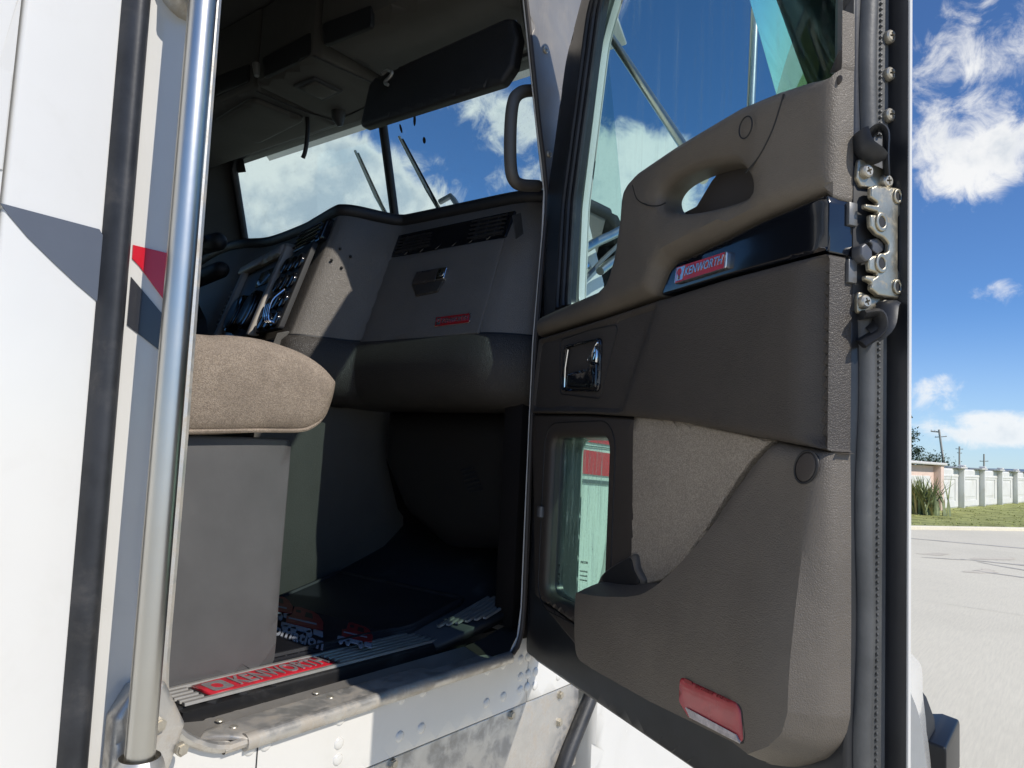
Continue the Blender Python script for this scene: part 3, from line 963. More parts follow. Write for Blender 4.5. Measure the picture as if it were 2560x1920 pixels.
def hexm(name, r, h):
    bm = bmesh.new()
    a = [bm.verts.new((r * math.cos(i * math.pi / 3), r * math.sin(i * math.pi / 3), 0)) for i in range(6)]
    b = [bm.verts.new((r * math.cos(i * math.pi / 3), r * math.sin(i * math.pi / 3), h)) for i in range(6)]
    for i in range(6): bm.faces.new([a[i], a[(i + 1) % 6], b[(i + 1) % 6], b[i]])
    bm.faces.new(b)
    bmesh.ops.bevel(bm, geom=[e for e in bm.edges if all(v.co.z > h * .9 for v in e.verts)], offset=h * .25, segments=2, affect='EDGES')
    bmesh.ops.recalc_face_normals(bm, faces=bm.faces)
    me = bpy.data.meshes.new(name); bm.to_mesh(me); bm.free()
    return me


HEX = hexm('bolt', .0095, .009)
for (y, z) in [(-0.8151,1.3283),(-0.8495,1.3682)]:
    place('bolt', HEX, (.028, y, z), (1, 0, 0), 'screw_steel', gp, .3)
# upper mount
uy, uz = [(-0.9061,2.3567)][0]
trim('pole_mount', disc((uy + .01, uz + .03), .045, .06, 24, .2), FX, .0, .03, .012, 'aluminium', gp, step=.03)
tube('mount_arm', [(.02, uy, uz + .02), (.07, uy, uz)], [.022, .021], 'aluminium', gp, 14)

# ---- sill
sill = trim('sill_plate', [(-.84, -.008), (-.84, -.115), (.0, -.115), (.0, -.008)], lambda a, b, w: (b, a, w), 1.20, 1.3025, .004, 'aluminium', truck, step=.05)
ex = [(-0.1277,-0.6545),(-0.0835,-0.7035),(0.0175,-0.7059),(0.015,-0.3315),(-0.0423,-0.3249)]
step_pl = trim('step_plate', [(-.725, -.060), (-.745, -.038), (-.70, .012), (-.265, .012), (-.265, -.060)], lambda a, b, w: (b, a, w), 1.303, 1.310, .004, 'aluminium', truck, step=.03)
RIV = rivet_mesh('rivet', .0068, .0032)
for (x, y) in [(-0.0686,-0.6965),(-0.0311,-0.6962),(-0.0695,-0.5122),(-0.0346,-0.509)]:
    place('rivet', RIV, (x, y, 1.310), (0, 0, 1), 'screw_steel', step_pl)
# rolled outer lip of the sill
tube('sill_lip', [(.004, -.70, 1.298), (.004, -.05, 1.298)], .013, 'aluminium', truck, 14)
# black floor edge and scuff plate with ribs
scf = trim('scuff_plate', [(-.735, -.108), (-.735, -.225), (.05, -.225), (.05, -.108)], lambda a, b, w: (b, a, w), 1.30, 1.327, .006, 'floor_black', truck, step=.06)
FS = lambda a, b, w: (a, b, w)


def rib(x, y0, y1, z0, z1=None, w=.0052, h=.0045, m='rib_metal'):
    z1 = z0 if z1 is None else z1
    bm = bmesh.new()
    for (y, z) in ((y0, z0), (y1, z1)):
        for dx, dz in ((-w, 0), (-w * .7, h), (w * .7, h), (w, 0)):
            bm.verts.new((x + dx, y, z + dz))
    v = list(bm.verts)
    for k in range(3): bm.faces.new([v[k], v[k + 1], v[k + 5], v[k + 4]])
    bm.faces.new(v[:4]); bm.faces.new(v[4:])
    return finish(bm, 'rib', m, scf, 30)


BY0, BY1 = -.675, -.42
for i, x in enumerate((-.200, -.184, -.168, -.152, -.136, -.121)):
    if i == 0 or i == 5:
        rib(x, -.728, -.165 + .012 * i, 1.3272)
    else:
        rib(x, -.728, BY0 - .012, 1.3272)
        rib(x, BY1 + .012, -.165 + .012 * i, 1.3272)
bp = trim('sill_badge', [(-.191, BY0), (-.191, BY1), (-.130, BY1), (-.130, BY0)], FS, 1.327, 1.3318, .0015, 'red_worn', scf, step=.05)
lettering('sill_lettering', 'KENWORTH', FS, [(-.137, BY0 + .058), (-.137, BY1 - .008), (-.183, BY0 + .058)], 1.3318, .0016, 'worn_silver', scf)
trim('sill_emblem', fil([(-.184, BY0 + .01), (-.184, BY0 + .048), (-.137, BY0 + .048), (-.137, BY0 + .01)], .008), FS, 1.3315, 1.3325, .0004, 'worn_silver', scf, holes=[disc((-.160, BY0 + .028), .013, .009, 14)], step=.02)

# ---- body panels below the sill
lowp = trim('lower_panel', [(-.84, .98), (.262, .98), (.262, 1.174), (.215, 1.182), (-.84, 1.182)], FX, -.04, -.004, .003, 'aluminium', truck, step=.08)
frp = trim('front_lower_panel', [(.032, 1.185), (.262, 1.185), (.262, 1.30), (.032, 1.30)], FX, -.03, .0, .002, 'white_paint', truck, step=.06)
RIVB = rivet_mesh('panel_rivet', .0105, .0042)
for (y, z) in [(-0.3706,1.2845),(-0.3137,1.2846),(-0.3698,1.2171),(-0.3133,1.2172),(-0.119,1.2846),(-0.064,1.2861),(-0.1174,1.2174),(-0.0597,1.2172),(-0.0009,1.2842),(0.0007,1.2458),(0.0016,1.2171),(-0.5145,1.2837),(-0.5135,1.2446),(-0.5138,1.2189),(-0.6589,1.2828),(-0.6867,1.2841)]:
    place('rivet', RIVB, (0.0, y, z), (1, 0, 0), 'white_paint', skin)
for (y, z) in [(0.0281,1.2849),(0.0297,1.2459),(0.0289,1.218),(0.058,1.2454),(0.0589,1.215),(0.1544,1.2445),(0.155,1.2156)]:
    place('rivet', RIVB, (0.0, y, z), (1, 0, 0), 'white_paint', frp)
sm = [(-0.6734,1.2956)][0]
box('panel_seam', (.0002, sm[0] - .0009, 1.186), (.0012, sm[0] + .0009, 1.288), 'matt_black', skin, 0)
for (y, z) in [(-0.0244,1.1696),(-0.381,1.172)]:
    place('bolt', HEX, (-.004, y, z), (1, 0, 0), 'screw_steel', lowp, .2)
for (y, z) in [(0.1705,1.1681),(0.1703,1.105)]:
    place('bolt', HEX, (-.004, y, z), (1, 0, 0), 'screw_steel', lowp, .5)
# step box and frame under the cab
box('step_box', (-.55, -.86, .55), (-.06, .34, .97), 'matt_black', truck, .02)
tube('step_bracket', cr([(-.03, .02, .93), (-.03, .12, .965), (-.03, .19, .955), (-.03, .225, .90), (-.03, .23, .7)], 5), .022, 'steel_grey', truck, 14)

# ---- cowl, hood, fender (forward of the hinge)
cowl = trim('cowl_side', [(.145, 1.305), (.30, 1.305), (.40, 1.62), (.40, 2.05), (.30, 2.20), (.20, 2.36), (.145, 2.5)], FX, -.03, 0.0, .004, 'white_paint', truck, step=.06)
hood = trim('hood_side', [(.345, .78), (1.75, .62), (2.1, 1.0), (2.1, 1.55), (1.3, 1.86), (.46, 2.04), (.425, 2.0), (.425, 1.60), (.345, 1.30)], FX, -.10, .004, .03, 'white_paint', truck, step=.08)
trim('hood_top', [(.46, -.02), (2.1, -.10), (2.1, -1.8), (.46, -1.88)], lambda a, b, w: (b, a, w - .24 * (a - .46)), 1.95, 2.04, .03, 'white_paint', truck, step=.15)
rb = [(0.3283,1.1829),(0.1776,1.0023)]
tube('hood_seal', cr([(.010, .372, 1.30), (.010, rb[0][0], rb[0][1]), (.010, rb[1][0], rb[1][1]), (.010, .12, .88)], 6), .019, 'black_rubber', truck, 12, flat=1.0)
for nm, q, mm in (('hood_red_block', [(0.1827,1.7599),(0.4306,1.7478),(0.4353,1.6867),(0.1874,1.6997)], 'red_paint'), ('hood_red_band', [(0.1799,1.7954),(0.4607,1.8085),(0.4636,1.7697),(0.181,1.7806)], 'red_paint'),
                  ('hood_grey_line', [(0.1885,1.6859),(0.4709,1.6724),(0.4717,1.6624),(0.1892,1.6771)], 'grey_paint'), ('hood_line', [(0.1818,1.7708),(0.464,1.7641),(0.4643,1.7608),(0.1821,1.7678)], 'grey_paint')):
    trim(nm, q, FX, .0042, .0058, 0, mm, hood, step=.3)
for k in range(6):
    y = .50 + .05 * k
    box('hood_louvre', (.004, y, 1.86), (.012, y + .022, 1.99), 'white_paint', hood, .003)
# flared fender end and bumper end
FY_ = 3.0
fe0 = [(0.3674,2.4,0.9363),(0.3852,2.4,0.8362),(0.4012,2.4,0.771),(0.4232,2.4,0.7165),(0.4435,2.4,0.642),(0.4574,2.4,0.5382),(0.4666,2.4,0.4591),(0.4727,2.4,0.3368)]
fe1 = [(0.3068,3.1,0.7762),(0.3329,3.1,0.751),(0.3477,3.1,0.7035),(0.3496,3.1,0.6031),(0.3515,3.1,0.4832),(0.3662,3.1,0.3675),(0.3771,3.1,0.2361),(0.3843,3.1,0.0775)]
fm_ = [tuple((Vector(p) + Vector(q)) / 2 + Vector((.015, 0, .005))) for p, q in zip(fe0, fe1)]
fe2 = [tuple(Vector(p) + Vector((-.12, 0, .0))) for p in fe0]
strip('front_fender', [cr(fe2, 3), cr(fe0, 3), cr(fm_, 3), cr(fe1, 3)], None, 'white_paint', truck, 35)
fb = [(0.2239,2.7,0.438),(0.4251,2.7,0.4881),(0.4999,2.7,0.4761),(0.5031,2.7,0.4503),(0.5028,2.7,0.2469),(0.2255,2.7,0.1603)]
trim('bumper_end', fil([(a[0], a[2]) for a in fb], [0, .0, .02, .02, 0, 0]), lambda a, b, w: (a, 2.7 - w, b), -.5, 0.0, .012, 'bumper_dark', truck, step=.06)
fi = [(0.2891,2.62,0.7513),(0.3903,2.62,0.6295),(0.4264,2.62,0.5315),(0.4362,2.62,0.384),(0.2909,2.62,0.3419)]
trim('wheel_housing', [(a[0], a[2]) for a in fi], lambda a, b, w: (a, 2.62 - w, b), -.3, 0.0, .01, 'matt_black', truck, step=.1)
# mirror arms mounted on the hood, seen through the door window
hx = lambda X, pts: [(X, y, z) for y, z in pts]
ha = tube('hood_mirror_arm', cr(hx(.07, [(0.0567,2.2202),(0.0878,2.2357),(0.1324,2.2608),(0.1984,2.2942),(0.2895,2.3397),(0.4489,2.3946)]), 5), .012, 'chrome', truck, 12)
tube('hood_stay', hx(.08, [(0.0621,2.1487),(0.1383,2.2114),(0.2565,2.3019),(0.429,2.3876)]), .0055, 'hinge_grey', ha, 10)
yz = [(0.071,2.1516)][0]
trim('stay_foot', disc(yz, .011, .017, 18), FX, .0, .075, .006, 'hinge_grey', ha, step=.03)
tube('hood_mirror_arm', cr(hx(.07, [(0.1567,2.1949),(0.1941,2.2196),(0.243,2.2486),(0.3596,2.3039)]), 4), .011, 'chrome', truck, 12)
hm = trim('hood_mirror', fil([(0.078,2.2202),(0.1428,2.2169),(0.1594,2.1997),(0.1344,2.1791),(0.0813,2.1781)], .006), FX, .03, .05, .004, 'chrome', ha, step=.03)
trim('hood_mirror_glass', fil([(0.0811,2.209),(0.1345,2.2078),(0.1448,2.1971),(0.1252,2.1828),(0.0832,2.1822)], .004), FX, .049, .053, .001, 'mirror', ha, step=.03)

# ================================================================== the truck: inside the cab
lin = box('floor_pan', (-1.95, -1.7, 1.22), (-.12, .02, 1.325), 'floor_black', truck, .004)
# sloping toe board
toe = slab('toe_board', [[(-1.95, -.17, 1.328), (-.10, -.17, 1.328)], [(-1.95, .02, 1.37), (-.07, .02, 1.37)], [(-1.95, .20, 1.44), (-.05, .20, 1.44)], [(-1.95, .42, 1.62), (-.05, .42, 1.62)]], .02, 'floor_black', truck)
tsl = lambda y: 1.330 + (y + .17) * .23
for i in range(6):
    x0 = -.150 + .0135 * i
    q0, q1 = -.115 + .016 * i, .06 + .008 * i
    bm_o = rib(x0, q0, q1, tsl(q0) + .002, tsl(q1) + .004, w=.0048)
box('back_lining', (-1.95, -1.75, 1.2), (.0, -1.7, 3.2), 'headliner_dark', truck, 0)
dsl = trim('driver_side_lining', [(-1.75, 1.2), (.36, 1.2), (.36, 2.2), (.22, 3.2), (-1.75, 3.2)], FX, -1.99, -1.95, .004, 'headliner_dark', truck, holes=[fil([(-.85, 2.08), (-.10, 2.02), (-.10, 2.55), (-.25, 2.86), (-.85, 2.86)], .06)], step=.1)
trim('driver_window', fil([(-.86, 2.07), (-.09, 2.01), (-.09, 2.56), (-.24, 2.87), (-.86, 2.87)], .06), FX, -1.975, -1.970, 0, 'windshield_glass', truck, step=.3)
box('roof_lining', (-1.99, -1.75, 3.12), (-.03, .36, 3.2), 'headliner', truck, 0)
box('roof_skin', (-2.02, -1.80, 3.24), (.0, .42, 3.28), 'white_paint', truck, .01)
box('rear_side_lining', (-.10, -1.74, 1.32), (-.055, -.87, 3.12), 'headliner_dark', truck, .004)
box('upper_side_lining', (-.09, -.86, 2.975), (-.04, .02, 3.12), 'headliner', truck, .004)
fwl = box('firewall', (-1.95, .42, 1.2), (-.04, .50, 2.36), 'matt_black', truck, 0)
kick = box('kick_panel', (-.10, .02, 1.34), (-.045, .42, 1.86), 'kick_dark', truck, .006)

# ---- windshield
WB, WT = (.50, 2.20), (.285, 2.98)
wy = lambda z: WB[0] + (WT[0] - WB[0]) * (z - WB[1]) / (WT[1] - WB[1])
XD = -.93
for (x0, x1) in ((-1.87, XD - .012), (XD + .012, -.03)):
    bm = bmesh.new()
    fx = []
    for dy in (0, .005):
        for (x, z) in ((x0, 2.2), (x1, 2.2), (x1, 3.0), (x0, 3.0)):
            fx.append(bm.verts.new((x, wy(z) + dy, z)))
    for f in ((0, 1, 2, 3), (4, 5, 6, 7), (0, 1, 5, 4), (1, 2, 6, 5), (2, 3, 7, 6), (3, 0, 4, 7)):
        bm.faces.new([fx[i] for i in f])
    wsg = finish(bm, 'windshield', 'windshield_glass', truck)
dv0, dv1 = [(-0.9946,2.9015),(-0.8684,2.5411)]
tube('windshield_divider', [(XD, wy(2.2) - .004, 2.2), (XD, wy(3.0) - .004, 3.0)], .016, 'black_rubber', truck, 10)
# left corner gasket and header gasket
gk = [(-.06, wy(2.24), 2.24), (-1.80, wy(2.24) - .01, 2.24), (-1.832, wy(2.30) - .012, 2.30), (-1.832, wy(2.87) - .012, 2.87), (-1.80, wy(2.915) - .01, 2.915), (-.10, wy(2.93), 2.93), (-.05, wy(2.89), 2.89)]
tube('windshield_gasket', [tuple(p) for p in gk], .016, 'black_rubber', truck, 8)
strip('driver_pillar_lining', [[(-1.845, .46, 2.2), (-1.845, .30, 2.94)], [(-1.90, .25, 2.2), (-1.90, .15, 2.96)], [(-1.95, .0, 2.2), (-1.95, -.05, 2.98)]], None, 'headliner', truck, 60)
# outside visor seen through the top of the glass
vz = [(-2.1726,3.0729),(-1.3991,3.0558),(-0.5705,3.0937)]
slab('outer_visor', [[(-2.05, .62, 3.07), (-.14, .62, 3.07)], [(-2.05, .40, 3.26), (-.14, .40, 3.26)]], .012, 'white_paint', truck)

# wipers parked upright outside the glass
for (a, b, c_) in (((927,395), (964,531), 0), ((1037,362), (1102,529), 0)):
    pass
wA = [(-1.1979,2.8617),(-1.0862,2.6106)]; wB = [(-0.957,2.8635),(-0.7988,2.5721)]
for q in (wA, wB):
    wp = tube('wiper_arm', [(q[0][0], .42, q[0][1]), (q[0][0] * .3 + q[1][0] * .7, .47, q[0][1] * .3 + q[1][1] * .7), (q[1][0] + (q[1][0] - q[0][0]) * .5, .56, q[1][1] - (q[0][1] - q[1][1]) * .5)], [.009, .013, .016], 'white_paint', truck, 8, flat=.6)
    tube('wiper_blade', [(q[0][0] + .012, .425, q[0][1] - .01), (q[1][0] + .012, .49, q[1][1])], .0045, 'black_rubber', wp, 6)
wC = [(-0.8676,2.6472),(-0.8152,2.6611),(-0.7982,2.6432),(-0.7661,2.6006)]
tube('wiper_linkage', [(a, .56, b) for a, b in wC], .011, 'silver_edge', truck, 8)
# inspection sticker and old tape residue on the glass
sk = [(-1.9233,2.9459),(-1.7701,2.9168),(-1.7642,2.8526),(-1.8997,2.8674)]
trim('windshield_sticker', sk, lambda a, b, w: (a, wy(b) - .002 - w, b), 0, .001, 0, 'headliner', truck, step=.2)
for c, ra, rb_, ro in (([(-0.7791,2.8453)][0], .006, .019, -.2), ([(-0.8474,2.8326)][0], .005, .016, .2), ([(-0.7469,2.7746)][0], .007, .011, 0)):
    trim('tape_residue', disc(c, ra, rb_, 9, ro), lambda a, b, w: (a, wy(b) - .002 - w, b), 0, .001, 0, 'matt_black', truck, step=.2)

# ---- header, overhead console, visors
strip('header_lining', [[(-1.95, .272, 2.90), (-.05, .285, 2.925)], [(-1.95, .22, 2.91), (-.05, .22, 2.93)], [(-1.95, .06, 2.90), (-.05, .06, 2.93)], [(-1.95, .02, 3.12), (-.05, .02, 3.12)]], None, 'headliner', truck, 30)
box('header_back', (-1.95, .285, 2.915), (-.04, .36, 3.2), 'headliner', truck, .01)
con = trim('overhead_console', fil([(-1.045, -.118), (-.740, -.138), (-.718, -.12), (-.712, .20), (-.76, .25), (-1.045, .23)], .015), FZ, 3.10, 2.845, .014, 'headliner', truck, step=.08)
con2 = trim('overhead_shelf', fil([(-1.94, -.10), (-1.055, -.114), (-1.055, .22), (-1.94, .22)], .015), FZ, 3.11, 2.850, .016, 'headliner', truck, step=.1)
con3 = trim('passenger_shelf', fil([(-.700, -.155), (-.10, -.16), (-.10, .20), (-.700, .22)], .03), FZ, 3.11, 2.862, .030, 'headliner', truck, step=.1)
# black plates painting the shade of cubbies on the console's rear face
for q, w0_, pr_ in (([(-0.9939,2.9134),(-0.753,2.9231),(-0.7449,2.8528),(-0.9765,2.8455)], .126, con), ([(-1.3838,2.9495),(-1.094,2.9337),(-1.0856,2.8728),(-1.372,2.8751)], .106, con2), ([(-0.6757,2.9096),(-0.469,2.8958),(-0.4629,2.8342),(-0.6575,2.8407)], .150, con3)):
    trim('cubby_shade', fil(q, .012), FY, w0_, w0_ + .012, .003, 'matt_black', pr_, step=.05)
for q in ([(-0.733,-0.1361),(-0.7246,-0.0631),(-0.706,0.0625)], [(-1.0717,-0.0991),(-1.0657,-0.0134),(-1.0523,0.0848),(-1.018,0.1826),(-0.9594,0.1752),(-0.8486,0.1638)]):
    tube('console_seam', [(x, y, 2.8440) for x, y in q], .0028, 'matt_black', con, 6)
lp = [(-0.9336,-0.0605),(-0.8298,-0.0604),(-0.8224,0.0465),(-0.9321,0.0545)]
trim('console_lamp', fil(lp, .006), FZ, 2.846, 2.838, .003, 'headliner_dark', con, step=.04)
trim('lamp_lens', [(a * .75 + sum(p[0] for p in lp) / 16, b * .75 + sum(p[1] for p in lp) / 16) for a, b in lp], FZ, 2.839, 2.834, .002, 'headliner', con, step=.04)
bx = [(-1.4012,-0.0416),(-1.1186,-0.0765),(-1.099,0.1139),(-1.4242,0.1479)]
tube('hatch_seam', [(x, y, 2.849) for x, y in fil(bx, .03)], .003, 'matt_black', con2, 6, True)
trim('console_hatch', fil(bx, .03), FZ, 2.852, 2.832, .012, 'headliner', con2, step=.04)
kb = [(-0.959,0.1421)][0]
tube('console_knob', [(kb[0], kb[1], 2.85), (kb[0], kb[1], 2.825), (kb[0], kb[1] + .01, 2.80)], [.026, .022, .008], 'pad_black', con, 14)
cd = [(-1.1003,0.12,2.8671),(-1.0917,0.12,2.8122),(-1.0915,0.12,2.7553),(-1.0967,0.12,2.7252),(-1.1056,0.12,2.7087)]
tube('hanging_cord', cr(cd, 4), .0075, 'matt_black', truck, 8)
hk = [(-1.0015,-0.15,2.8911),(-0.9917,-0.15,2.8498)]
tube('console_latch', [tuple(hk[0]), tuple(hk[1])], [.012, .008], 'steel_grey', con, 8)
vis = trim('sun_visor', fil([(-0.6403,2.6479),(-0.1175,2.644),(-0.0851,2.6782),(-0.0735,2.7484),(-0.0902,2.8011),(-0.1157,2.8115),(-0.5847,2.7885),(-0.6101,2.7738)], [.02, .02, .02, .01, .015, .01, .01, .02]), FY, .005, .035, .012, 'pad_black', truck, step=.05)
vr = [(-0.5849,0,2.8108),(-0.6038,0,2.7978),(-0.5955,0,2.7811)]
tube('visor_rod', [tuple([(-0.6032,0,2.7916)][0]), tuple([(-0.1084,0,2.8142)][0])], .006, 'steel_grey', vis, 8)
tube('visor_clip', cr([tuple(p) for p in [(-0.5403,-0.045,2.7781),(-0.5215,-0.045,2.7833),(-0.5014,-0.045,2.7731),(-0.5082,-0.045,2.7611),(-0.528,-0.045,2.7502),(-0.5142,-0.045,2.7395)]], 3), .005, 'steel_grey', vis, 8)
wd2 = [(-0.1499,0.05,2.8827)]
tube('visor_pivot', [tuple(wd2[0]), (wd2[0][0] - .03, .05, wd2[0][2] + .01)], .014, 'gauge_trim', vis, 10)

# ---- dashboard
TILT = .36
dy_ = lambda z: TILT * (z - 2.02)
PLAN = cr([(-.004, .17, 0), (-.012, .085, 0), (-.035, .020, 0), (-.080, -.028, 0), (-.140, -.05, 0), (-.30, -.052, 0), (-.50, -.052, 0), (-.552, -.06, 0), (-.580, -.105, 0), (-.606, -.175, 0), (-.632, -.205, 0), (-.665, -.205, 0), (-.80, -.165, 0), (-.90, -.138, 0), (-1.12, -.105, 0), (-1.24, -.135, 0), (-1.40, -.118, 0), (-1.68, -.04, 0), (-1.94, .02, 0)], 6)


def wallrow(z, off=0.0, push=0.0):
    out = []
    for i, p in enumerate(PLAN):
        a = Vector(PLAN[max(0, i - 1)]); b = Vector(PLAN[min(len(PLAN) - 1, i + 1)])
        t = (b - a).normalized(); n = Vector((t.y, -t.x, 0))
        if n.y > 0 and abs(n.y) > .2: n = -n
        out.append((p[0] + n.x * off, p[1] + n.y * off + dy_(z) + push, z))
    return out


def side(off):
    return off


dash = strip('dashboard', [wallrow(2.022), wallrow(2.12), wallrow(2.26), wallrow(2.375), wallrow(2.385, -.01)], None, 'dash_vinyl', truck, 60)
# padded black lip along the top
lipc = [(p[0], p[1] + dy_(2.39), 2.393) for p in PLAN]
tube('dash_lip', lipc, .017, 'pad_black', dash, 12)
topr = [[(x, y, 2.40) for x, y, z in lipc], [(x, y + .06, 2.405) for x, y, z in lipc], [(x, .47, 2.33) for x, y, z in lipc]]
strip('dash_top', topr, None, 'pad_black', dash, 60)
# lower, darker roll under the seam
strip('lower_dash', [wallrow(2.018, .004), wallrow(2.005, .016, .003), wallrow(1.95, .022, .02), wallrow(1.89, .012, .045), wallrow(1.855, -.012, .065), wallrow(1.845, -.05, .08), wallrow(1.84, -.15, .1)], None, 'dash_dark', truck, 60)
strip('dash_seam', [wallrow(2.0225, .001), wallrow(2.018, .002)], None, 'matt_black', dash, 60)
FG = lambda a, b, w: (a, -.052 + dy_(b) - w * .941, b + w * .339)     # sloping glove box face
gl = trim('glove_box', fil([(-0.5511,2.2642),(-0.1389,2.2744),(-0.1294,2.0184),(-0.5492,2.0128)], .006), FG, -.004, .004, .003, 'dash_vinyl', dash, step=.05)
vp = trim('vent_panel', fil([(-0.5506,2.3436),(-0.1295,2.352),(-0.1374,2.2776),(-0.5549,2.2723)], .004), FG, -.004, .0035, .002, 'gloss_black', dash, step=.06)
for q in ([(-0.5348,2.3316),(-0.4031,2.3331),(-0.4002,2.287),(-0.5355,2.2806)], [(-0.2714,2.3462),(-0.1454,2.3472),(-0.1441,2.2871),(-0.2671,2.2835)]):
    A, B, C_, D_ = [Vector(p) for p in q]
    trim('vent', [tuple(A), tuple(B), tuple(C_), tuple(D_)], FG, .002, .0042, .001, 'matt_black', dash, step=.08)
    for k in range(5):
        t = (k + .5) / 5
        p0, p1 = A.lerp(D_, t), B.lerp(C_, t)
        d = (p1 - p0) * .03
        tube('vent_slat', [FG(p0.x + d.x, p0.y + d.y, .006), FG(p1.x - d.x, p1.y - d.y, .006)], .0028, 'pad_black', dash, 6)
    for k in (1, 2, 3):
        t = k / 4
        p0, p1 = A.lerp(B, t), D_.lerp(C_, t)
        tube('vent_bar', [FG(p0.x, p0.y, .005), FG(p1.x, p1.y, .005)], .0022, 'pad_black', dash, 6)
# glove box latch
trim('latch_cup', fil([(-0.4164,2.1746),(-0.4127,2.2003),(-0.3133,2.1983),(-0.2972,2.1725),(-0.3089,2.1397),(-0.3843,2.1354)], .008), FG, .002, .009, .004, 'dash_dark', dash, step=.02)
trim('latch_flap', fil([(-0.408,2.2058),(-0.3275,2.2082),(-0.3249,2.171),(-0.4093,2.1682)], .005), FG, .004, .013, .003, 'brown_plastic', dash, step=.02)
trim('latch_lock', fil([(-0.327,2.207),(-0.2946,2.2066),(-0.2937,2.1734),(-0.3254,2.1722)], .004), FG, .004, .015, .003, 'bright_chrome', dash, step=.02)
lc = [(-0.3044,2.1867)][0]
trim('lock_barrel', disc(lc, .008, .008, 16), FG, .012, .017, .002, 'chrome', dash, step=.02)
# glove box badge
gb = [(-0.2848,2.068),(-0.17,2.0712),(-0.163,2.0456),(-0.2793,2.0417)]
trim('glove_badge_rim', gb, FG, .003, .007, .001, 'badge_silver', dash, step=.05)
gc = Vector((sum(p[0] for p in gb) / 4, sum(p[1] for p in gb) / 4))
gi = [tuple(gc + (Vector(p) - gc) * .93) for p in gb]
trim('glove_badge', gi, FG, .0065, .0078, .0003, 'red_badge', dash, step=.05)
A, B, D_ = Vector(gi[3]), Vector(gi[2]), Vector(gi[0])
lettering('glove_lettering', 'KENWORTH', FG, [tuple(A.lerp(B, .19) + (D_ - A) * .22), tuple(A.lerp(B, .97) + (D_ - A) * .22), tuple(A.lerp(B, .19) + (D_ - A) * .78)], .0076, .0012, 'badge_silver', dash, .15)
trim('glove_emblem', [tuple(A.lerp(B, .03) + (D_ - A) * .12), tuple(A.lerp(B, .15) + (D_ - A) * .12), tuple(A.lerp(B, .15) + (D_ - A) * .88), tuple(A.lerp(B, .03) + (D_ - A) * .88)], FG, .0076, .0088, .0002, 'badge_silver', dash,
     holes=[disc(tuple(A.lerp(B, .09) + (D_ - A) * .55), .0035, .004, 10)], step=.05)
# side grille on the rounded end
for k in range(7):
    q = [(-0.045,-0.0042,2.3003),(-0.045,0.0274,2.3163),(-0.045,0.0414,2.2685),(-0.045,0.0132,2.2473)]
    A, B, C_, D_ = [Vector(p) for p in q]
    t = (k + .5) / 7
    p0, p1 = A.lerp(B, t), D_.lerp(C_, t)
    tube('side_vent_slot', [(-.062, p0.y - .03, p0.z), (-.062, p1.y - .03, p1.z)], .0022, 'matt_black', dash, 6)
# four small screw holes on the stack
for p in [(-0.6165,-0.0904,2.2737),(-0.6018,-0.0645,2.2568),(-0.6208,-0.1127,2.2374),(-0.6067,-0.0882,2.2203)]:
    bm = bmesh.new()
    bmesh.ops.create_icosphere(bm, subdivisions=2, radius=.0042, matrix=Matrix.Translation(Vector(p) + Vector((.0085, -.004, 0))))
    finish(bm, 'screw_hole', 'matt_black', dash)
# kick area under the dash: knee panel with slots and a small red lamp
kn = strip('knee_panel', [[(-.70, .20, 1.86), (-.40, .21, 1.86), (-.06, .20, 1.86)], [(-.70, .17, 1.70), (-.40, .19, 1.70), (-.06, .17, 1.70)], [(-.70, .24, 1.55), (-.40, .25, 1.55), (-.06, .24, 1.55)], [(-.70, .34, 1.46), (-.40, .35, 1.46), (-.06, .34, 1.46)]], None, 'kick_dark', truck, 60)
knb = trim('knee_bolster', fil([(-.60, 1.845), (-.030, 1.845), (-.030, 1.56), (-.14, 1.50), (-.34, 1.48), (-.50, 1.56), (-.60, 1.70)], [.01, .01, .03, .05, .08, .08, .06], 6), FY, -.24, -.085, .06, 'knee_brown', truck, step=.03)
for k in range(6):
    q = [(-0.2814,0.094,1.6866),(-0.2386,0.094,1.6972),(-0.2059,0.094,1.6464),(-0.2476,0.094,1.6331)]
    A, B, C_, D_ = [Vector(p) for p in q]
    t = k / 5
    p0, p1 = A.lerp(D_, t), B.lerp(C_, t)
    tube('knee_slot', [(p0.x, p0.y - .008, p0.z), (p1.x, p1.y - .008, p1.z)], .0042, 'matt_black', kn, 6)
rl = [(-0.2808,0.12,1.5232)][0]
bm = bmesh.new()
bmesh.ops.create_uvsphere(bm, u_segments=14, v_segments=8, radius=1)
for v in bm.verts: v.co = (rl[0] + v.co.x * .026, rl[1] + v.co.y * .012, rl[2] + v.co.z * .011)
finish(bm, 'courtesy_lamp', 'red_glow_lens', truck)
# engine tunnel side, below the stack
strip('tunnel_side', [[(-.655, -.24, 2.02), (-.655, -.21, 2.03), (-.63, -.13, 2.03), (-.62, .22, 2.03)], [(-.665, -.34, 1.7), (-.665, -.15, 1.7), (-.655, -.05, 1.7), (-.655, .25, 1.7)], [(-.68, -.9, 1.42), (-.68, -.12, 1.42), (-.68, -.02, 1.42), (-.67, .28, 1.42)], [(-.70, -1.0, 1.32), (-.70, -.1, 1.32), (-.70, 0, 1.32), (-.69, .3, 1.32)]], None, 'tunnel_vinyl', truck, 60)

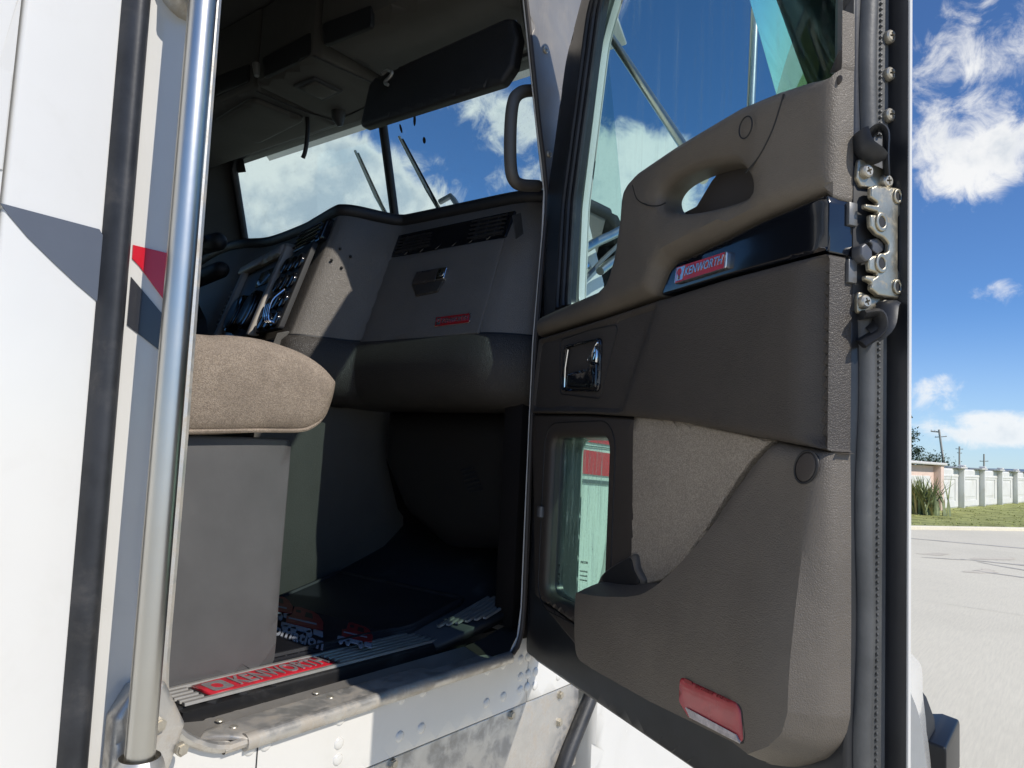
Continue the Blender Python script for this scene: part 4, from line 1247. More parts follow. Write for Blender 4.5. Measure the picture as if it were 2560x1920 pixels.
# ---- instrument panel facing the driver (left of the stack)
IA, IB = (-.660, -.218), (-1.30, -.076)
FI = lambda a, b, w: tuple(Vector(FW(IA, IB)(a, b, w)) + Vector((0, dy_(b), 0)))
for (a0, a1, z0, z1, mm, nm) in ((.03, .035, 2.03, 2.36, 'gloss_black', 'switch_bezel'),):
    pass
sw = trim('switch_panel', fil([(.015, 2.035), (.17, 2.035), (.17, 2.27), (.015, 2.30)], .01), FI, .0, .016, .004, 'matt_black', dash, step=.05)
for r_ in range(4):
    for c_ in range(3):
        cx, cz = .045 + c_ * .048, 2.065 + r_ * .058
        trim('switch_knob', disc((cx, cz), .020, .024, 16), FI, .012, .026, .005, 'gloss_black', dash, step=.05)
for k in range(3):
    cz = 2.05 + .03 * k
    tube('chrome_toggle', cr([FI(.02 + .012 * k, 2.05, .03), FI(.02 + .012 * k, 2.06, .05), FI(.03 + .012 * k, 2.11, .055), FI(.045 + .012 * k, 2.15, .03)], 4), .0035, 'bright_chrome', dash, 8)
trim('panel_trim', fil([(.18, 2.03), (.205, 2.03), (.205, 2.33), (.18, 2.31)], .006), FI, .0, .03, .006, 'gauge_trim', dash, step=.05)
trim('gauge_panel', fil([(.21, 2.03), (.47, 2.03), (.47, 2.27), (.21, 2.30)], .01), FI, .0, .014, .004, 'gauge_face', dash, step=.05)
for cx in (.275, .385):
    trim('gauge', disc((cx, 2.12), .045, .062, 24), FI, .012, .034, .006, 'gloss_black', dash, step=.05)
    trim('gauge_glass', disc((cx + .01, 2.12), .032, .048, 24), FI, .033, .038, .003, 'gauge_face', dash, step=.05)
trim('display', [(.25, 2.205), (.34, 2.20), (.34, 2.25), (.25, 2.255)], FI, .012, .018, .002, 'lcd', dash, step=.05)
trim('panel_trim', fil([(.475, 2.03), (.50, 2.03), (.50, 2.28), (.475, 2.29)], .006), FI, .0, .03, .006, 'gauge_trim', dash, step=.05)
trim('panel_brow', fil([(.20, 2.285), (.52, 2.27), (.52, 2.30), (.20, 2.325)], .008), FI, .0, .035, .01, 'gauge_trim', dash, step=.05)
trim('air_vent', fil([(-.01, 2.30), (.16, 2.285), (.16, 2.36), (-.01, 2.365)], .01), FI, -.01, .012, .004, 'gloss_black', dash, step=.05)
for k in range(4):
    z = 2.305 + k * .014
    tube('vent_slat', [FI(.01, z + .004, .016), FI(.15, z - .006, .016)], .003, 'gloss_black', dash, 6)
for k in range(8):
    tube('grille_slat', [FI(.53, 2.10 + k * .016, .02), FI(.75, 2.10 + k * .016, .02)], .004, 'gauge_trim', dash, 6)

# ---- driver's seat corner with armrests, seen past the passenger seat
ds = trim('driver_seat', fil([(-1.4594,2.2118),(-1.2796,2.1959),(-1.2092,2.1576),(-1.1567,2.1029),(-1.1312,2.0262),(-1.1086,1.853),(-1.3951,1.8531)], .03), FY, .15, .50, .05, 'pad_black', truck, step=.08)
ar1 = [(-1.4773,-0.18,2.3375),(-1.1875,-0.18,2.3321),(-1.0777,-0.18,2.3342)]
tube('armrest', [tuple(p) for p in ar1] + [tuple(Vector(ar1[2]) + Vector((.010, .003, .001)) * k) for k in (1, 1.8, 2.3, 2.5)], [.029, .029, .028, .025, .019, .010, .002], 'pad_black', ds, 14)
ar2 = [(-1.4371,-0.16,2.1943),(-1.2183,-0.16,2.2349),(-1.0828,-0.16,2.2524)]
tube('armrest', [tuple(p) for p in ar2] + [tuple(Vector(ar2[2]) + Vector((.010, .003, .001)) * k) for k in (1, 1.8, 2.3, 2.5)], [.027, .027, .026, .023, .017, .009, .002], 'pad_black', ds, 14)
kn_ = [(-1.1296,-0.21,2.3371)][0]
tube('armrest_knob', [(kn_[0], kn_[1], kn_[2]), (kn_[0] + .012, kn_[1] - .008, kn_[2])], [.016, .012], 'gauge_trim', ds, 14)

# ---- passenger seat
cush = [(-0.7964,1.9089),(-0.7305,1.9179),(-0.6559,1.926),(-0.5861,1.9286),(-0.5089,1.9176),(-0.4546,1.8972),(-0.4226,1.8736),(-0.4186,1.8627),(-0.423,1.8325),(-0.433,1.799),(-0.4479,1.7791),(-0.4718,1.7661),(-0.5029,1.76),(-0.5889,1.7566),(-0.7286,1.746),(-0.7808,1.7424)]
cush = [(-1.05, cush[0][1])] + cush[1:-1] + [(-1.05, cush[-1][1])]
seat = trim('passenger_seat', cr(cush[0:-1] + [cush[-1]], 3, True), FX, -.70, -.175, .030, 'seat_fabric', truck, step=.03,
            wf=lambda a, b: .012 * math.exp(-((b - 1.85) / .06) ** 2))
tube('seat_piping', cr([(-.182, y, z) for y, z in [(-0.7253,1.7524),(-0.5947,1.7609),(-0.5094,1.7652),(-0.4822,1.7712),(-0.4615,1.7839),(-0.4466,1.8021)]], 4), .004, 'seat_fabric', seat, 6)
sb_ = [(-0.7725,1.741),(-0.5146,1.7483),(-0.5035,1.7457),(-0.4981,1.7367),(-0.5007,1.505),(-0.4997,1.3195),(-0.7331,1.32)]
trim('seat_base', [(-1.1, 1.745)] + sb_[1:6] + [(-1.1, 1.325)], FX, -.66, -.206, .006, 'grey_vinyl', seat, step=.05, wf=lambda a, b: .003 * math.sin(a * 9 + b * 5))
box('seat_plinth', (-.62, -1.05, 1.70), (-.235, -.56, 1.765), 'matt_black', seat, .01)
trim('backrest', fil([(-1.22, 1.85), (-1.02, 1.85), (-1.10, 2.55), (-1.26, 2.60)], .05), FX, -.66, -.12, .05, 'seat_fabric', seat, step=.06)

# ================================================================== floor mat (a loose thing on the cab floor)
MZ = 1.3272
mto = [(-0.203,-0.5015),(-0.1623,-0.469),(-0.156,-0.4035),(-0.18,-0.2031),(-0.1698,-0.139)]
mato = fil([(-.66, -.56), (-.210, -.56), (-.210, -.20), (-.19, -.15), (-.19, .03), (-.66, .03)], [.03, .03, .05, .05, .03, .03])
mz = lambda y: 0.0 if y < -.17 else (y + .17) * .235
FM = lambda a, b, w: (a, b, w + mz(b))
fm = trim('floor_mat', mato, FM, MZ + .001, MZ + .012, .005, 'mat_rubber', None, step=.03)
tag(fm, 'black rubber floor mat printed with red trucks on the cab floor', 'floor mat')
# raised rim and fine ribs
tube('mat_rim', [FM(x, y, MZ + .012) for x, y in dense([(-.65, -.55), (-.218, -.55), (-.218, -.20), (-.198, -.14), (-.198, .02), (-.65, .02)], .03)], .006, 'mat_rubber', fm, 6, True)
rbm = bmesh.new()
for k in range(60):
    y = -.54 + k * .0055
    v = [rbm.verts.new(FM(x, y + dy, MZ + .012 + dz)) for x in (-.645, -.225) for dy, dz in ((-.0016, 0), (0, .002), (.0016, 0))]
    rbm.faces.new([v[0], v[1], v[4], v[3]]); rbm.faces.new([v[1], v[2], v[5], v[4]])
o = finish(rbm, 'mat_ribs', 'mat_rubber', fm)
o['kind'] = 'stuff'
MW = MZ + .0138


def printed(name, px, m, r=.003):
    return trim(name, fil(px, r) if r else px, FM, MW - .0008, MW + .0016, .0006, m, fm, step=.05)


# printed trucks: red cab with window, bonnet, sleeper, grey chassis
def print_truck(c, up_, vp_):
    U, V = Vector(up_) - Vector(c), Vector(vp_) - Vector(c)
    T = lambda pts: [tuple(Vector(c) + U * u + V * v) for u, v in pts]
    printed('print_cab', T([(-.50, .0), (.30, .0), (.46, .02), (.48, .17), (.36, .30), (.20, .36), (-.20, .40), (-.34, .38), (-.38, .20), (-.52, .17)]), 'mat_red')
    printed_w = lambda nm, pts, mm: trim(nm, T(pts), FM, MW + .0012, MW + .0022, .0003, mm, fm, step=.05)
    printed_w('print_window', [(-.02, .20), (.20, .19), (.18, .30), (.0, .31)], 'mat_rubber')
    printed_w('print_window', [(-.28, .26), (-.14, .26), (-.14, .32), (-.28, .32)], 'mat_rubber')
    printed_w('print_stripe', [(-.45, .09), (.30, .08), (.30, .11), (-.45, .12)], 'mat_grey')
    printed('print_grille', T([(.22, -.10), (.46, -.12), (.46, -.02), (.22, -.01)]), 'mat_grey')
    printed('print_chassis', T([(-.62, -.08), (.16, -.10), (.16, -.02), (-.62, .0)]), 'mat_grey')
    for u in (-.5, -.28, .12):
        printed('print_wheel', T([(u + .08 * math.cos(t), -.10 + .07 * math.sin(t)) for t in [6.283 * i / 14 for i in range(14)]]), 'mat_grey', 0)


for q in ([(-0.3533,-0.3221),(-0.2395,-0.3066),(-0.7086,-0.0404)], [(-0.1982,-0.3086),(-0.1156,-0.2946),(-0.4486,-0.0806)], [(-0.5196,-0.278),(-0.4085,-0.26),(-0.907,0.0073)]):
    print_truck(*q)
tx = [(-0.4104,-0.4093),(-0.1773,-0.4101),(-0.4803,-0.3564)]
lettering('mat_lettering', 'automation', FM, [tx[0], tx[1], tx[2]], MW, .0022, 'mat_grey', fm, .3)

# ================================================================== the open passenger door
PHI = rad(59.5)
L = .930
WS = -.073            # outer skin
# outer skin (white) with its two window openings
oo = fil([(-.02, 1.272), (L, 1.272), (L, 2.70), (.84, 2.90), (.20, 2.90), (.05, 2.66), (-.02, 2.35)], [.05, .13, .25, .10, .10, .2, .2], 8)
ow = [(0.163,2.759),(0.1357,2.7162),(0.113,2.5826),(0.0792,2.4173),(0.0662,2.2743),(0.0681,2.1426)]
win_out = fil([(.100, 2.065), (.840, 2.09), (.840, 2.70), (.76, 2.80), (.26, 2.80), (.165, 2.66), (.100, 2.30)], [.04, .06, .10, .10, .08, .15, .2], 6)
peep_out = fil([([(0.1169,1.743)][0][0], 1.40), (.36, 1.40), (.36, [(0.1557,1.7772)][0][1]), ([(0.1169,1.743)][0][0], [(0.1557,1.7772)][0][1])], .035, 6)
door = trim('passenger_door', oo, FD, WS, WS + .004, .001, 'white_paint', truck, holes=[win_out, peep_out], step=.05, hb=.004)
door.rotation_euler = (0, 0, PHI)
door['label'] = 'open passenger door with taupe leather trim'


def ring(name, loopA, wa, loopB, wb, m, mid=None):
    rows = [[FD(a, b, wa) for a, b in loopA]]
    if mid:
        rows += [[FD(a, b, w) for a, b in lp] for lp, w in mid]
    rows.append([FD(a, b, wb) for a, b in loopB])
    return strip(name, rows, None, m, door, 40, closed=True)


# inner black frame: a deep ring with stepped end face
def inset(loop, d):
    A = np.array(loop); T = np.roll(A, -1, 0) - np.roll(A, 1, 0)
    T /= np.maximum(np.hypot(T[:, 0], T[:, 1])[:, None], 1e-9)
    N_ = np.stack([-T[:, 1], T[:, 0]], 1)
    ar = 0.5 * np.sum(A[:, 0] * np.roll(A[:, 1], -1) - np.roll(A[:, 0], -1) * A[:, 1])
    return [tuple(p) for p in (A + N_ * d * (1 if ar > 0 else -1))]


oo2 = dense(oo, .03)
frame_in_win = fil([(.142, 2.05), (.880, 2.05), (.880, 2.68), (.80, 2.82), (.32, 2.82), (.235, 2.70), (.15, 2.30)], [.03, .04, .10, .10, .10, .12, .2], 6)
peep_in = fil([(.137, 1.455), (.375, 1.455), (.375, 1.780), (.137, 1.780)], .028, 6)
e1, e2, e3, e4 = inset(oo2, .012), inset(oo2, .026), inset(oo2, .0275), inset(oo2, .029)
ring('door_return', inset(oo2, .0022), WS + .0045, e2, WS + .010, 'black_metal', [(e1, WS + .007)])
ring('door_flange', e2, WS + .010, e3, -.042, 'flange_metal')
ring('door_edge', e3, -.042, e4, -.008, 'black_metal', [(e3, -.020)])
inner = trim('door_frame', inset(oo, .0285), FD, -.026, -.006, .004, 'black_metal', door, holes=[frame_in_win, peep_in], step=.04, hb=.006)
# white reveal of the outer skin around the window
wo2 = dense(win_out, .03)
ring('window_reveal', wo2, WS + .004, inset(wo2, -.012), -.028, 'white_paint', [(inset(wo2, .004), -.060), (inset(wo2, .004), -.052), (inset(wo2, -.006), -.049), (inset(wo2, -.008), -.034)])
trim('door_window', inset(wo2, -.012), FD, -.032, -.028, 0, 'door_glass', door, step=.3)
po2 = dense(peep_out, .02)
trim('peep_window', inset(po2, -.010), FD, -.066, -.062, 0, 'peep_glass', door, step=.2)
trim('peep_inner_pane', inset(dense(peep_in, .02), -.008), FD, -.020, -.017, 0, 'peep_glass', door, step=.2)
for c, w in (([(0.1091,1.5059),(0.1414,1.5111),(0.1086,1.5108)], -.0168), ([(0.1466,1.518),(0.1782,1.5214),(0.1462,1.5229)], -.0618)):
    lettering('pane_marking', 'PACCAR', FD, c, w, .0006, 'matt_black', door, 0.2)
    for k in range(3):
        dz = .018 + .009 * k
        lettering('pane_marking', 'DOT-M AS2', FD, [(a, b - dz) for a, b in c[:2]] + [(c[2][0], c[2][1] - dz - .0015)], w, .0006, 'matt_black', door)
# window run channel: ribbed rubber on the hinge side of the window
for k, off in enumerate((.004, .018, .032, .046, .060)):
    lp = sorted([(a - off, b) for a, b in dense(frame_in_win, .03) if a < .30 and 2.06 < b < 2.81], key=lambda p: p[1])
    tube('window_channel', [FD(a, b, -.010 + (.006 if k % 2 else 0)) for a, b in lp], .0062, 'black_rubber', door, 8)

# main door seal
sl = dense(inset(oo2, .0265), .02)
sealr = [(a, b) for a, b in sl]
lo = [(a, b) for a, b in sealr]
rr5 = random.Random(5)
zlat = [(0.894,1.9412)][0][1], [(0.8918,2.1476)][0][1]


def seal_run(name, sel):
    pts = [p for p in lo if sel(p)]
    return pts


runA = [p for p in lo if not (p[0] > L - .06 and zlat[0] < p[1] < zlat[1])]
k0 = max(range(len(runA)), key=lambda i: (Vector(runA[i]) - Vector(runA[i - 1])).length)
runA = runA[k0:] + runA[:k0]
bulb = tube('door_seal', cr([FD(a - .004 if a > .4 else a + .004, b, -.031 + .002 * math.sin(b * 23)) for a, b in runA], 2), .0135, 'seal_rubber', door, 12, flat=1.0)
flp = [FD(a + .010, b, -.058) for a, b in runA]
strip('seal_flange', [[FD(a + .0015 if a > .4 else a - .001, b, -.040) for a, b in runA], [FD(a + .0025 if a > .4 else a - .002, b, -.055) for a, b in runA]], None, 'seal_rubber', door, 60)
# beads pressed along the seal flange at the latch side
bm = bmesh.new()
for i in range(len(runA) - 1):
    (a0, b0), (a1, b1) = runA[i], runA[i + 1]
    if min(a0, a1) < .5: continue
    n = max(1, int((Vector((a1, b1)) - Vector((a0, b0))).length / .0062))
    for k in range(n):
        t = k / n
        mt = Matrix.Translation(FD(a0 + (a1 - a0) * t + .0030, b0 + (b1 - b0) * t, -.0475))
        bmesh.ops.create_icosphere(bm, subdivisions=1, radius=.0024, matrix=mt)
o = finish(bm, 'seal_beads', 'seal_rubber', door)
o['kind'] = 'stuff'

# ---- trim panels
T0 = -.008
up_out = [(.902, 2.332), (.902, 2.062)] + [(0.8885,2.0764),(0.7801,2.0733),(0.6998,2.0663),(0.6389,2.0621),(0.5811,2.0586),(0.5595,2.0501),(0.5343,2.0111),(0.3412,2.0064),(0.054,2.0035),(0.06,2.0462),(0.1762,2.0512),(0.3372,2.0569),(0.3767,2.0692),(0.3997,2.1093),(0.4125,2.1663),(0.4154,2.2035),(0.4223,2.2245),(0.4431,2.2378),(0.4727,2.2455),(0.5877,2.2496),(0.7426,2.2491),(0.8067,2.2406),(0.8639,2.2294),(0.9031,2.218)]
hole = cr([(0.732,2.168),(0.6644,2.1842),(0.5974,2.189),(0.5625,2.183),(0.5497,2.1668),(0.5714,2.1418),(0.6518,2.119),(0.7558,2.1076),(0.7698,2.1223),(0.7561,2.1482)], 4, True)


def upw(a, b):
    return .012 * math.exp(-((a - .62) / .22) ** 2) - .008 * max(0, (a - .80) / .1) ** 1.5


upt = trim('upper_trim', fil(up_out, [.012, .006, 0, .02, .05, .05, .03, .02, .004, .05, .006, .02, .02, .04, .03, .05, .05, .04, .03, .03, .03, .1, .1, .1, .1, .03], 4), FD, T0, .034, .022, 'taupe_leather', door, holes=[hole], step=.016, hb=.011, wf=upw)
# back wall low behind the pull handle; the upper left stays open towards the glass
trim('handle_back', fil([(0.6419,2.2021),(0.6886,2.1964),(0.7329,2.156),(0.7317,2.1153),(0.6056,2.1198),(0.4686,2.1458),(0.4806,2.1533),(0.5832,2.1556)], .008), FD, -.022, -.012, .003, 'brown_plastic', door, step=.03)
for nm, c, ra, rb_, ro in (('screw_cap', [(0.7719,2.1996)][0], .0122, .0140, 0), ('screw_cap', [(0.515,2.2065)][0], .0075, .0125, .1)):
    tube('cap_groove', [FD(a, b, .0475 if ra > .01 else .036) for a, b in disc(c, ra * 1.06, rb_ * 1.06, 28)], .0010, 'matt_black', door, 6, True)
sq = cr([(0.8321,2.2226),(0.8246,2.2028),(0.8128,2.1779),(0.7923,2.1535),(0.7674,2.1389)], 6)
from bisect import bisect


def on_face(obj_w, pts, off):
    return [FD(a, b, obj_w(a, b) + off) for a, b in pts]


uw = lambda a, b: .034 + upw(a, b)
tube('trim_seam', on_face(uw, sq, -.0002), .0013, 'matt_black', door, 6)
sq2 = cr([(0.4729,2.2158),(0.4902,2.1863),(0.5236,2.1653),(0.5594,2.1529),(0.5819,2.1509)], 6)
tube('trim_seam', on_face(uw, sq2, -.0002), .0011, 'matt_black', door, 6)
# corner cap behind the glass
cc = [(0.8824,2.2669),(0.8936,2.2634),(0.894,2.232),(0.8668,2.2447)]
trim('glass_corner', cc, FD, -.03, .0, .004, 'brown_plastic', door, step=.03)

# black gloss band
bnd = [(.902, 2.060)] + [(0.8991,2.0703),(0.7917,2.0674),(0.7126,2.0604),(0.6527,2.0562),(0.5968,2.0531),(0.5789,2.0447),(0.5518,2.0075),(0.7181,2.0077),(0.8964,2.0039)] + [(.902, 1.998)]
band = trim('gloss_band', fil(bnd, [.008, .004, 0, 0, 0, .02, .02, .006, 0, .004, .008], 4), FD, T0, .031, .004, 'gloss_black', door, step=.02, wf=lambda a, b: -.006 * max(0, (a - .855) / .05) ** 2)
bg_ = [(0.6053,2.0428),(0.7277,2.0402),(0.726,2.0167),(0.6013,2.0171)]
trim('badge_rim', fil(bg_, .003), FD, .030, .0385, .0015, 'badge_silver', door, step=.05)
bc = Vector((sum(p[0] for p in bg_) / 4, sum(p[1] for p in bg_) / 4))
bi = [tuple(bc + (Vector(p) - bc) * .93) for p in bg_]
trim('badge', bi, FD, .038, .0393, .0003, 'red_badge', door, step=.05)
A, B, D_ = Vector(bi[3]), Vector(bi[2]), Vector(bi[0])
qd = lambda s, t: tuple(A.lerp(B, s) + (D_ - A) * t)
lettering('badge_lettering', 'KENWORTH', FD, [qd(.215, .24), qd(.985, .24), qd(.215, .78)], .0392, .0016, 'badge_silver', door, .18)
trim('badge_emblem', [qd(.03, .08), qd(.17, .08), qd(.20, .92), qd(.03, .92)], FD, .0392, .0405, .0003, 'badge_silver', door, holes=[disc(qd(.085, .62), .006, .006, 14), [qd(.05, .12), qd(.07, .12), qd(.07, .4), qd(.05, .4)], [qd(.10, .12), qd(.12, .12), qd(.12, .4), qd(.10, .4)]], step=.03)

# middle panel
mid = [(0.0769,1.9952),(0.3597,1.998),(0.5498,2.0026),(0.5578,2.0019),(0.7182,2.0037),(0.8965,2)] + [(.902, 1.995), (.902, 1.768)] + [(0.9051,1.7657),(0.8058,1.7788),(0.6239,1.8028),(0.4858,1.8148),(0.2991,1.825),(0.0524,1.8323)]
MR = Vector([(0.5497,2.0039)][0]); ML = Vector([(0.4426,1.8206)][0])


def midw(a, b):
    t = (b - ML.y) / (MR.y - ML.y)
    ae = ML.x + (MR.x - ML.x) * t
    return (-.012 * (1 / (1 + math.exp((a - ae) / .004)))) - .030 * max(0, (a - .850) / .05) ** 2


mp = trim('middle_trim', fil(mid, [.004, 0, 0, 0, 0, .004, .01, .01, .006, 0, 0, 0, 0, .004], 4), FD, T0, .036, .012, 'brown_leather', door, step=.014, wf=midw)
# handle bezel and cup
hz_ = [(0.2256,1.9851),(0.3164,1.9862),(0.4135,1.9805),(0.4209,1.9738),(0.3583,1.851),(0.3448,1.8494),(0.2369,1.8652),(0.2031,1.9367)]
tube('bezel_line', [FD(a, b, .0245) for a, b in fil([(0.1782,1.981),(0.3146,1.9858),(0.4145,1.9812),(0.3581,1.8504),(0.1895,1.8677)], .012)], .0011, 'matt_black', door, 6, True)
cup = fil([(0.2154,1.9601),(0.3495,1.9614),(0.3494,1.8678),(0.2089,1.8772)], .012, 5)
trim('handle_bezel', fil([(0.2039,1.9663),(0.3582,1.9649),(0.3574,1.8629),(0.2002,1.8728)], .014, 5), FD, .01, .030, .004, 'gloss_black', door, holes=[cup], step=.03, hb=.003)
cl = dense(cup, .012)
cc_ = (sum(p[0] for p in cl) / len(cl), sum(p[1] for p in cl) / len(cl))
rows = [[FD(cc_[0] + (a - cc_[0]) * s, cc_[1] + (b - cc_[1]) * s, w) for a, b in cl] for s, w in ((1.0, .027), (.95, .002), (.8, -.006), (.02, -.007))]
strip('handle_cup', rows, None, 'gloss_black', door, 50, closed=True)
lv = [(0.3186,1.9216),(0.3558,1.9593),(0.3531,1.9185)]
trim('handle_lever', fil([(0.3116,1.9224),(0.3437,1.9519),(0.3537,1.9598),(0.3511,1.9173)], .003), FD, .006, .034, .004, 'bright_chrome', door, step=.02)
trim('handle_paddle', fil([(0.2321,1.9062),(0.3158,1.9105),(0.3244,1.9212),(0.3495,1.9175),(0.3503,1.8704),(0.2276,1.8791)], .006), FD, .004, .033, .006, 'gloss_black', door, step=.02)
tube('handle_bezel_chrome', [FD(a, b, .032) for a, b in [(0.2315,1.9545),(0.2224,1.9181),(0.2226,1.8792)]], .0022, 'bright_chrome', door, 8)

# peep window surround
ps = [(0.0301,1.8299),(0.2803,1.8231),(0.4634,1.8132),(0.4763,1.583),(0.4738,1.563),(0.4458,1.4128),(0.3391,1.4208),(0.0884,1.4426)]
trim('peep_surround', fil(ps, [.004, 0, .004, 0, 0, .01, .01, .01]), FD, T0, .016, .006, 'brown_plastic', door, holes=[[(a, b) for a, b in peep_in]], step=.03, hb=.014)
tube('peep_groove', [FD(a, b, .0162) for a, b in inset(dense(peep_in, .02), -.030)], .0013, 'matt_black', door, 6, True)
pl_ = dense(peep_in, .02)
ring('peep_tunnel', pl_, .004, inset(pl_, -.002), -.018, 'black_rubber')
ring('peep_shaft', inset(pl_, -.004), -.020, po2, WS + .004, 'black_metal')
kb_ = [(0.11,1.6221)][0]
tube('peep_catch', [FD(kb_[0], kb_[1] + .010, .018), FD(kb_[0], kb_[1] - .012, .018)], [.009, .009], 'hinge_grey', door, 12)
# lower hinge-side skirt
sk_ = [(0.0863,1.4362),(0.3303,1.4155),(0.4377,1.407),(0.4403,1.3716),(0.3491,1.3724),(0.2857,1.3825)]
trim('trim_skirt', fil(sk_, .005), FD, T0, .010, .004, 'brown_plastic', door, step=.03)

# fabric insert
fi_ = [(0.4612,1.8168),(0.607,1.805),(0.7973,1.7783),(0.7901,1.7721),(0.7594,1.7504),(0.7127,1.7019),(0.6669,1.6472),(0.6125,1.5922),(0.5669,1.56),(0.517,1.5434),(0.4909,1.5386),(0.4705,1.5822)]
trim('fabric_insert', fi_, FD, T0, .018, .004, 'fabric_insert', door, step=.03)

# map pocket / lower panel with a rounded latch-side ridge
low_curve = cr([(0.5543,1.5538),(0.5919,1.5665),(0.6363,1.5974),(0.6894,1.6509),(0.734,1.7042),(0.7795,1.7519),(0.8115,1.7776)], 5)
low = ([(0.9095,1.7642)] + [(.902, 1.765)] + fil([(0.9042,1.6879),(0.9057,1.571),(0.9059,1.4698),(0.8978,1.4373),(0.8764,1.412),(0.8452,1.3916),(0.8124,1.3818)], [0, 0, .03, .05, .05, .04, 0], 5)
       + [(0.8227,1.3947),(0.7791,1.3923),(0.6331,1.3836),(0.5096,1.3821)] + cr([(0.4649,1.3819),(0.4182,1.3846),(0.3946,1.3995),(0.3868,1.4247),(0.3824,1.4787),(0.3797,1.5114),(0.3845,1.5241),(0.4095,1.5314),(0.4538,1.536),(0.4977,1.5427)], 4) + low_curve)


def lww(a, b):
    t = max(0.0, min(1.0, (1.775 - b) / .30))
    t = t * t * (3 - 2 * t)
    edge = max(0.0, (a - .82) / .08)
    return .044 * t - .020 * t * edge ** 2 + .006 * math.exp(-((a - .45) / .12) ** 2 - ((b - 1.47) / .08) ** 2)


lowp_ = trim('lower_trim', low, FD, T0, .034, .020, 'bounce_lit_leather', door, step=.012, wf=lww)
trim('pocket_rim', cr([(0.3813,1.5096),(0.3827,1.5286),(0.4027,1.5466),(0.4345,1.5634),(0.4677,1.5779),(0.4946,1.5884),(0.5057,1.5684),(0.5238,1.5475),(0.4738,1.5273)], 4, True), FD, T0, .028, .006, 'bounce_lit_leather', door, step=.02)
# black plate on the rim, painting the shade inside the map pocket
pk = cr([(0.4877,1.5816),(0.4604,1.5708),(0.4322,1.5576),(0.4032,1.5405),(0.3983,1.5301),(0.421,1.526),(0.4733,1.5343),(0.5168,1.5462),(0.4999,1.5642)], 3, True)
trim('pocket_shade', pk, FD, T0, .0295, .001, 'matt_black', door, step=.03)
ec = [(0.8773,1.7462)][0]
tube('cap_groove', [FD(a, b, .034 + lww(a, b) + .0003) for a, b in disc(ec, .0165, .0195, 30, -.5)], .0016, 'matt_black', door, 6, True)
trim('grip_cap', disc(ec, .0155, .0185, 26, -.5), lambda a, b, w: FD(a, b, w + lww(a, b)), .028, .0355, .003, 'brown_plastic', door, step=.02)

# courtesy reflector lamp
lm = [(0.7022,1.4591),(0.817,1.4621),(0.8244,1.4558),(0.8313,1.4186),(0.724,1.4127),(0.7021,1.4254)]
FL = lambda a, b, w: FD(a, b, w + lww(a, b))
trim('reflector_bezel', fil([tuple(Vector(p) + (Vector(p) - Vector([(0.7695,1.437)][0])) * .10) for p in lm], .014), FL, .020, .0340, .003, 'matt_black', door, step=.02)
rl_ = trim('reflector_lamp', fil(lm, .010), FL, .026, .0360, .003, 'red_lens', door, step=.02)
wl = [(0.721,1.4251),(0.8207,1.4267),(0.8288,1.4196),(0.7318,1.4156)]
trim('clear_lens', fil(wl, .004), FL, .030, .0375, .002, 'clear_lens', door, step=.02)
for k in range(6):
    t = (k + .5) / 6
    a = Vector(wl[0]).lerp(Vector(wl[3]), t); b = Vector(wl[1]).lerp(Vector(wl[2]), t)
    tube('lens_rib', [FL(a.x, a.y, .0377), FL(b.x, b.y, .0377)], .0010, 'clear_lens', door, 5)
q_ = [(0.7376,1.4556),(0.7744,1.4572),(0.7383,1.4593)]
lettering('lens_lettering', '201X SERIES', FL, q_, .0358, .0010, 'dark_red', door)
q_ = [(0.7814,1.4575),(0.8079,1.4584),(0.7813,1.4613)]
lettering('lens_lettering', 'SAE-PC-', FL, q_, .0358, .0010, 'dark_red', door)
q_ = [(0.7148,1.4604),(0.7314,1.4607),(0.7325,1.456),(0.716,1.4551)]
trim('lens_block', q_, FL, .0357, .0367, .0004, 'dark_red', door, step=.05)

# ---- latch on the end face (frame: a = inwards offset w, b = z, proud of the edge)
UE = L - .0275
la = lambda a: -.0715 + (a + .112) * .78
FE = lambda a, b, w: (-la(a), -(UE + w), b)
lz0, lz1 = [(0.9181,1.9527)][0][1], [(0.9172,2.0922)][0][1]


def end_px(pts):
    return pts


bk = box('latch_back', (-.105, lz0 - .02, -.018), (-.030, lz1 + .02, .001), 'matt_black', door, .002, FE)
H = lz1 - lz0
sz = lambda t: lz0 + H * t
lat = [(-.110, sz(.06)), (-.104, sz(.0)), (-.062, sz(.0)), (-.046, sz(.05)), (-.050, sz(.10)), (-.036, sz(.115)), (-.036, sz(.155)), (-.060, sz(.165)), (-.060, sz(.19)), (-.044, sz(.20)), (-.042, sz(.30)), (-.050, sz(.335)), (-.066, sz(.36)),
       (-.082, sz(.40)), (-.084, sz(.47)), (-.074, sz(.51)), (-.058, sz(.53)), (-.046, sz(.58)), (-.044, sz(.69)), (-.060, sz(.70)), (-.060, sz(.725)), (-.034, sz(.735)), (-.034, sz(.775)), (-.060, sz(.785)), (-.060, sz(.81)), (-.046, sz(.84)), (-.046, sz(.93)), (-.056, sz(.96)), (-.106, sz(.985)), (-.112, sz(.93)), (-.112, sz(.74)), (-.103, sz(.73)), (-.103, sz(.25)), (-.112, sz(.24))]
lt = trim('latch_plate', fil(lat, .0035, 3), FE, .010, .016, .0025, 'zinc', door, step=.02)
box('latch_side', (-.112, sz(.03), -.01), (-.108, sz(.95), .012), 'zinc', door, .001, FE)
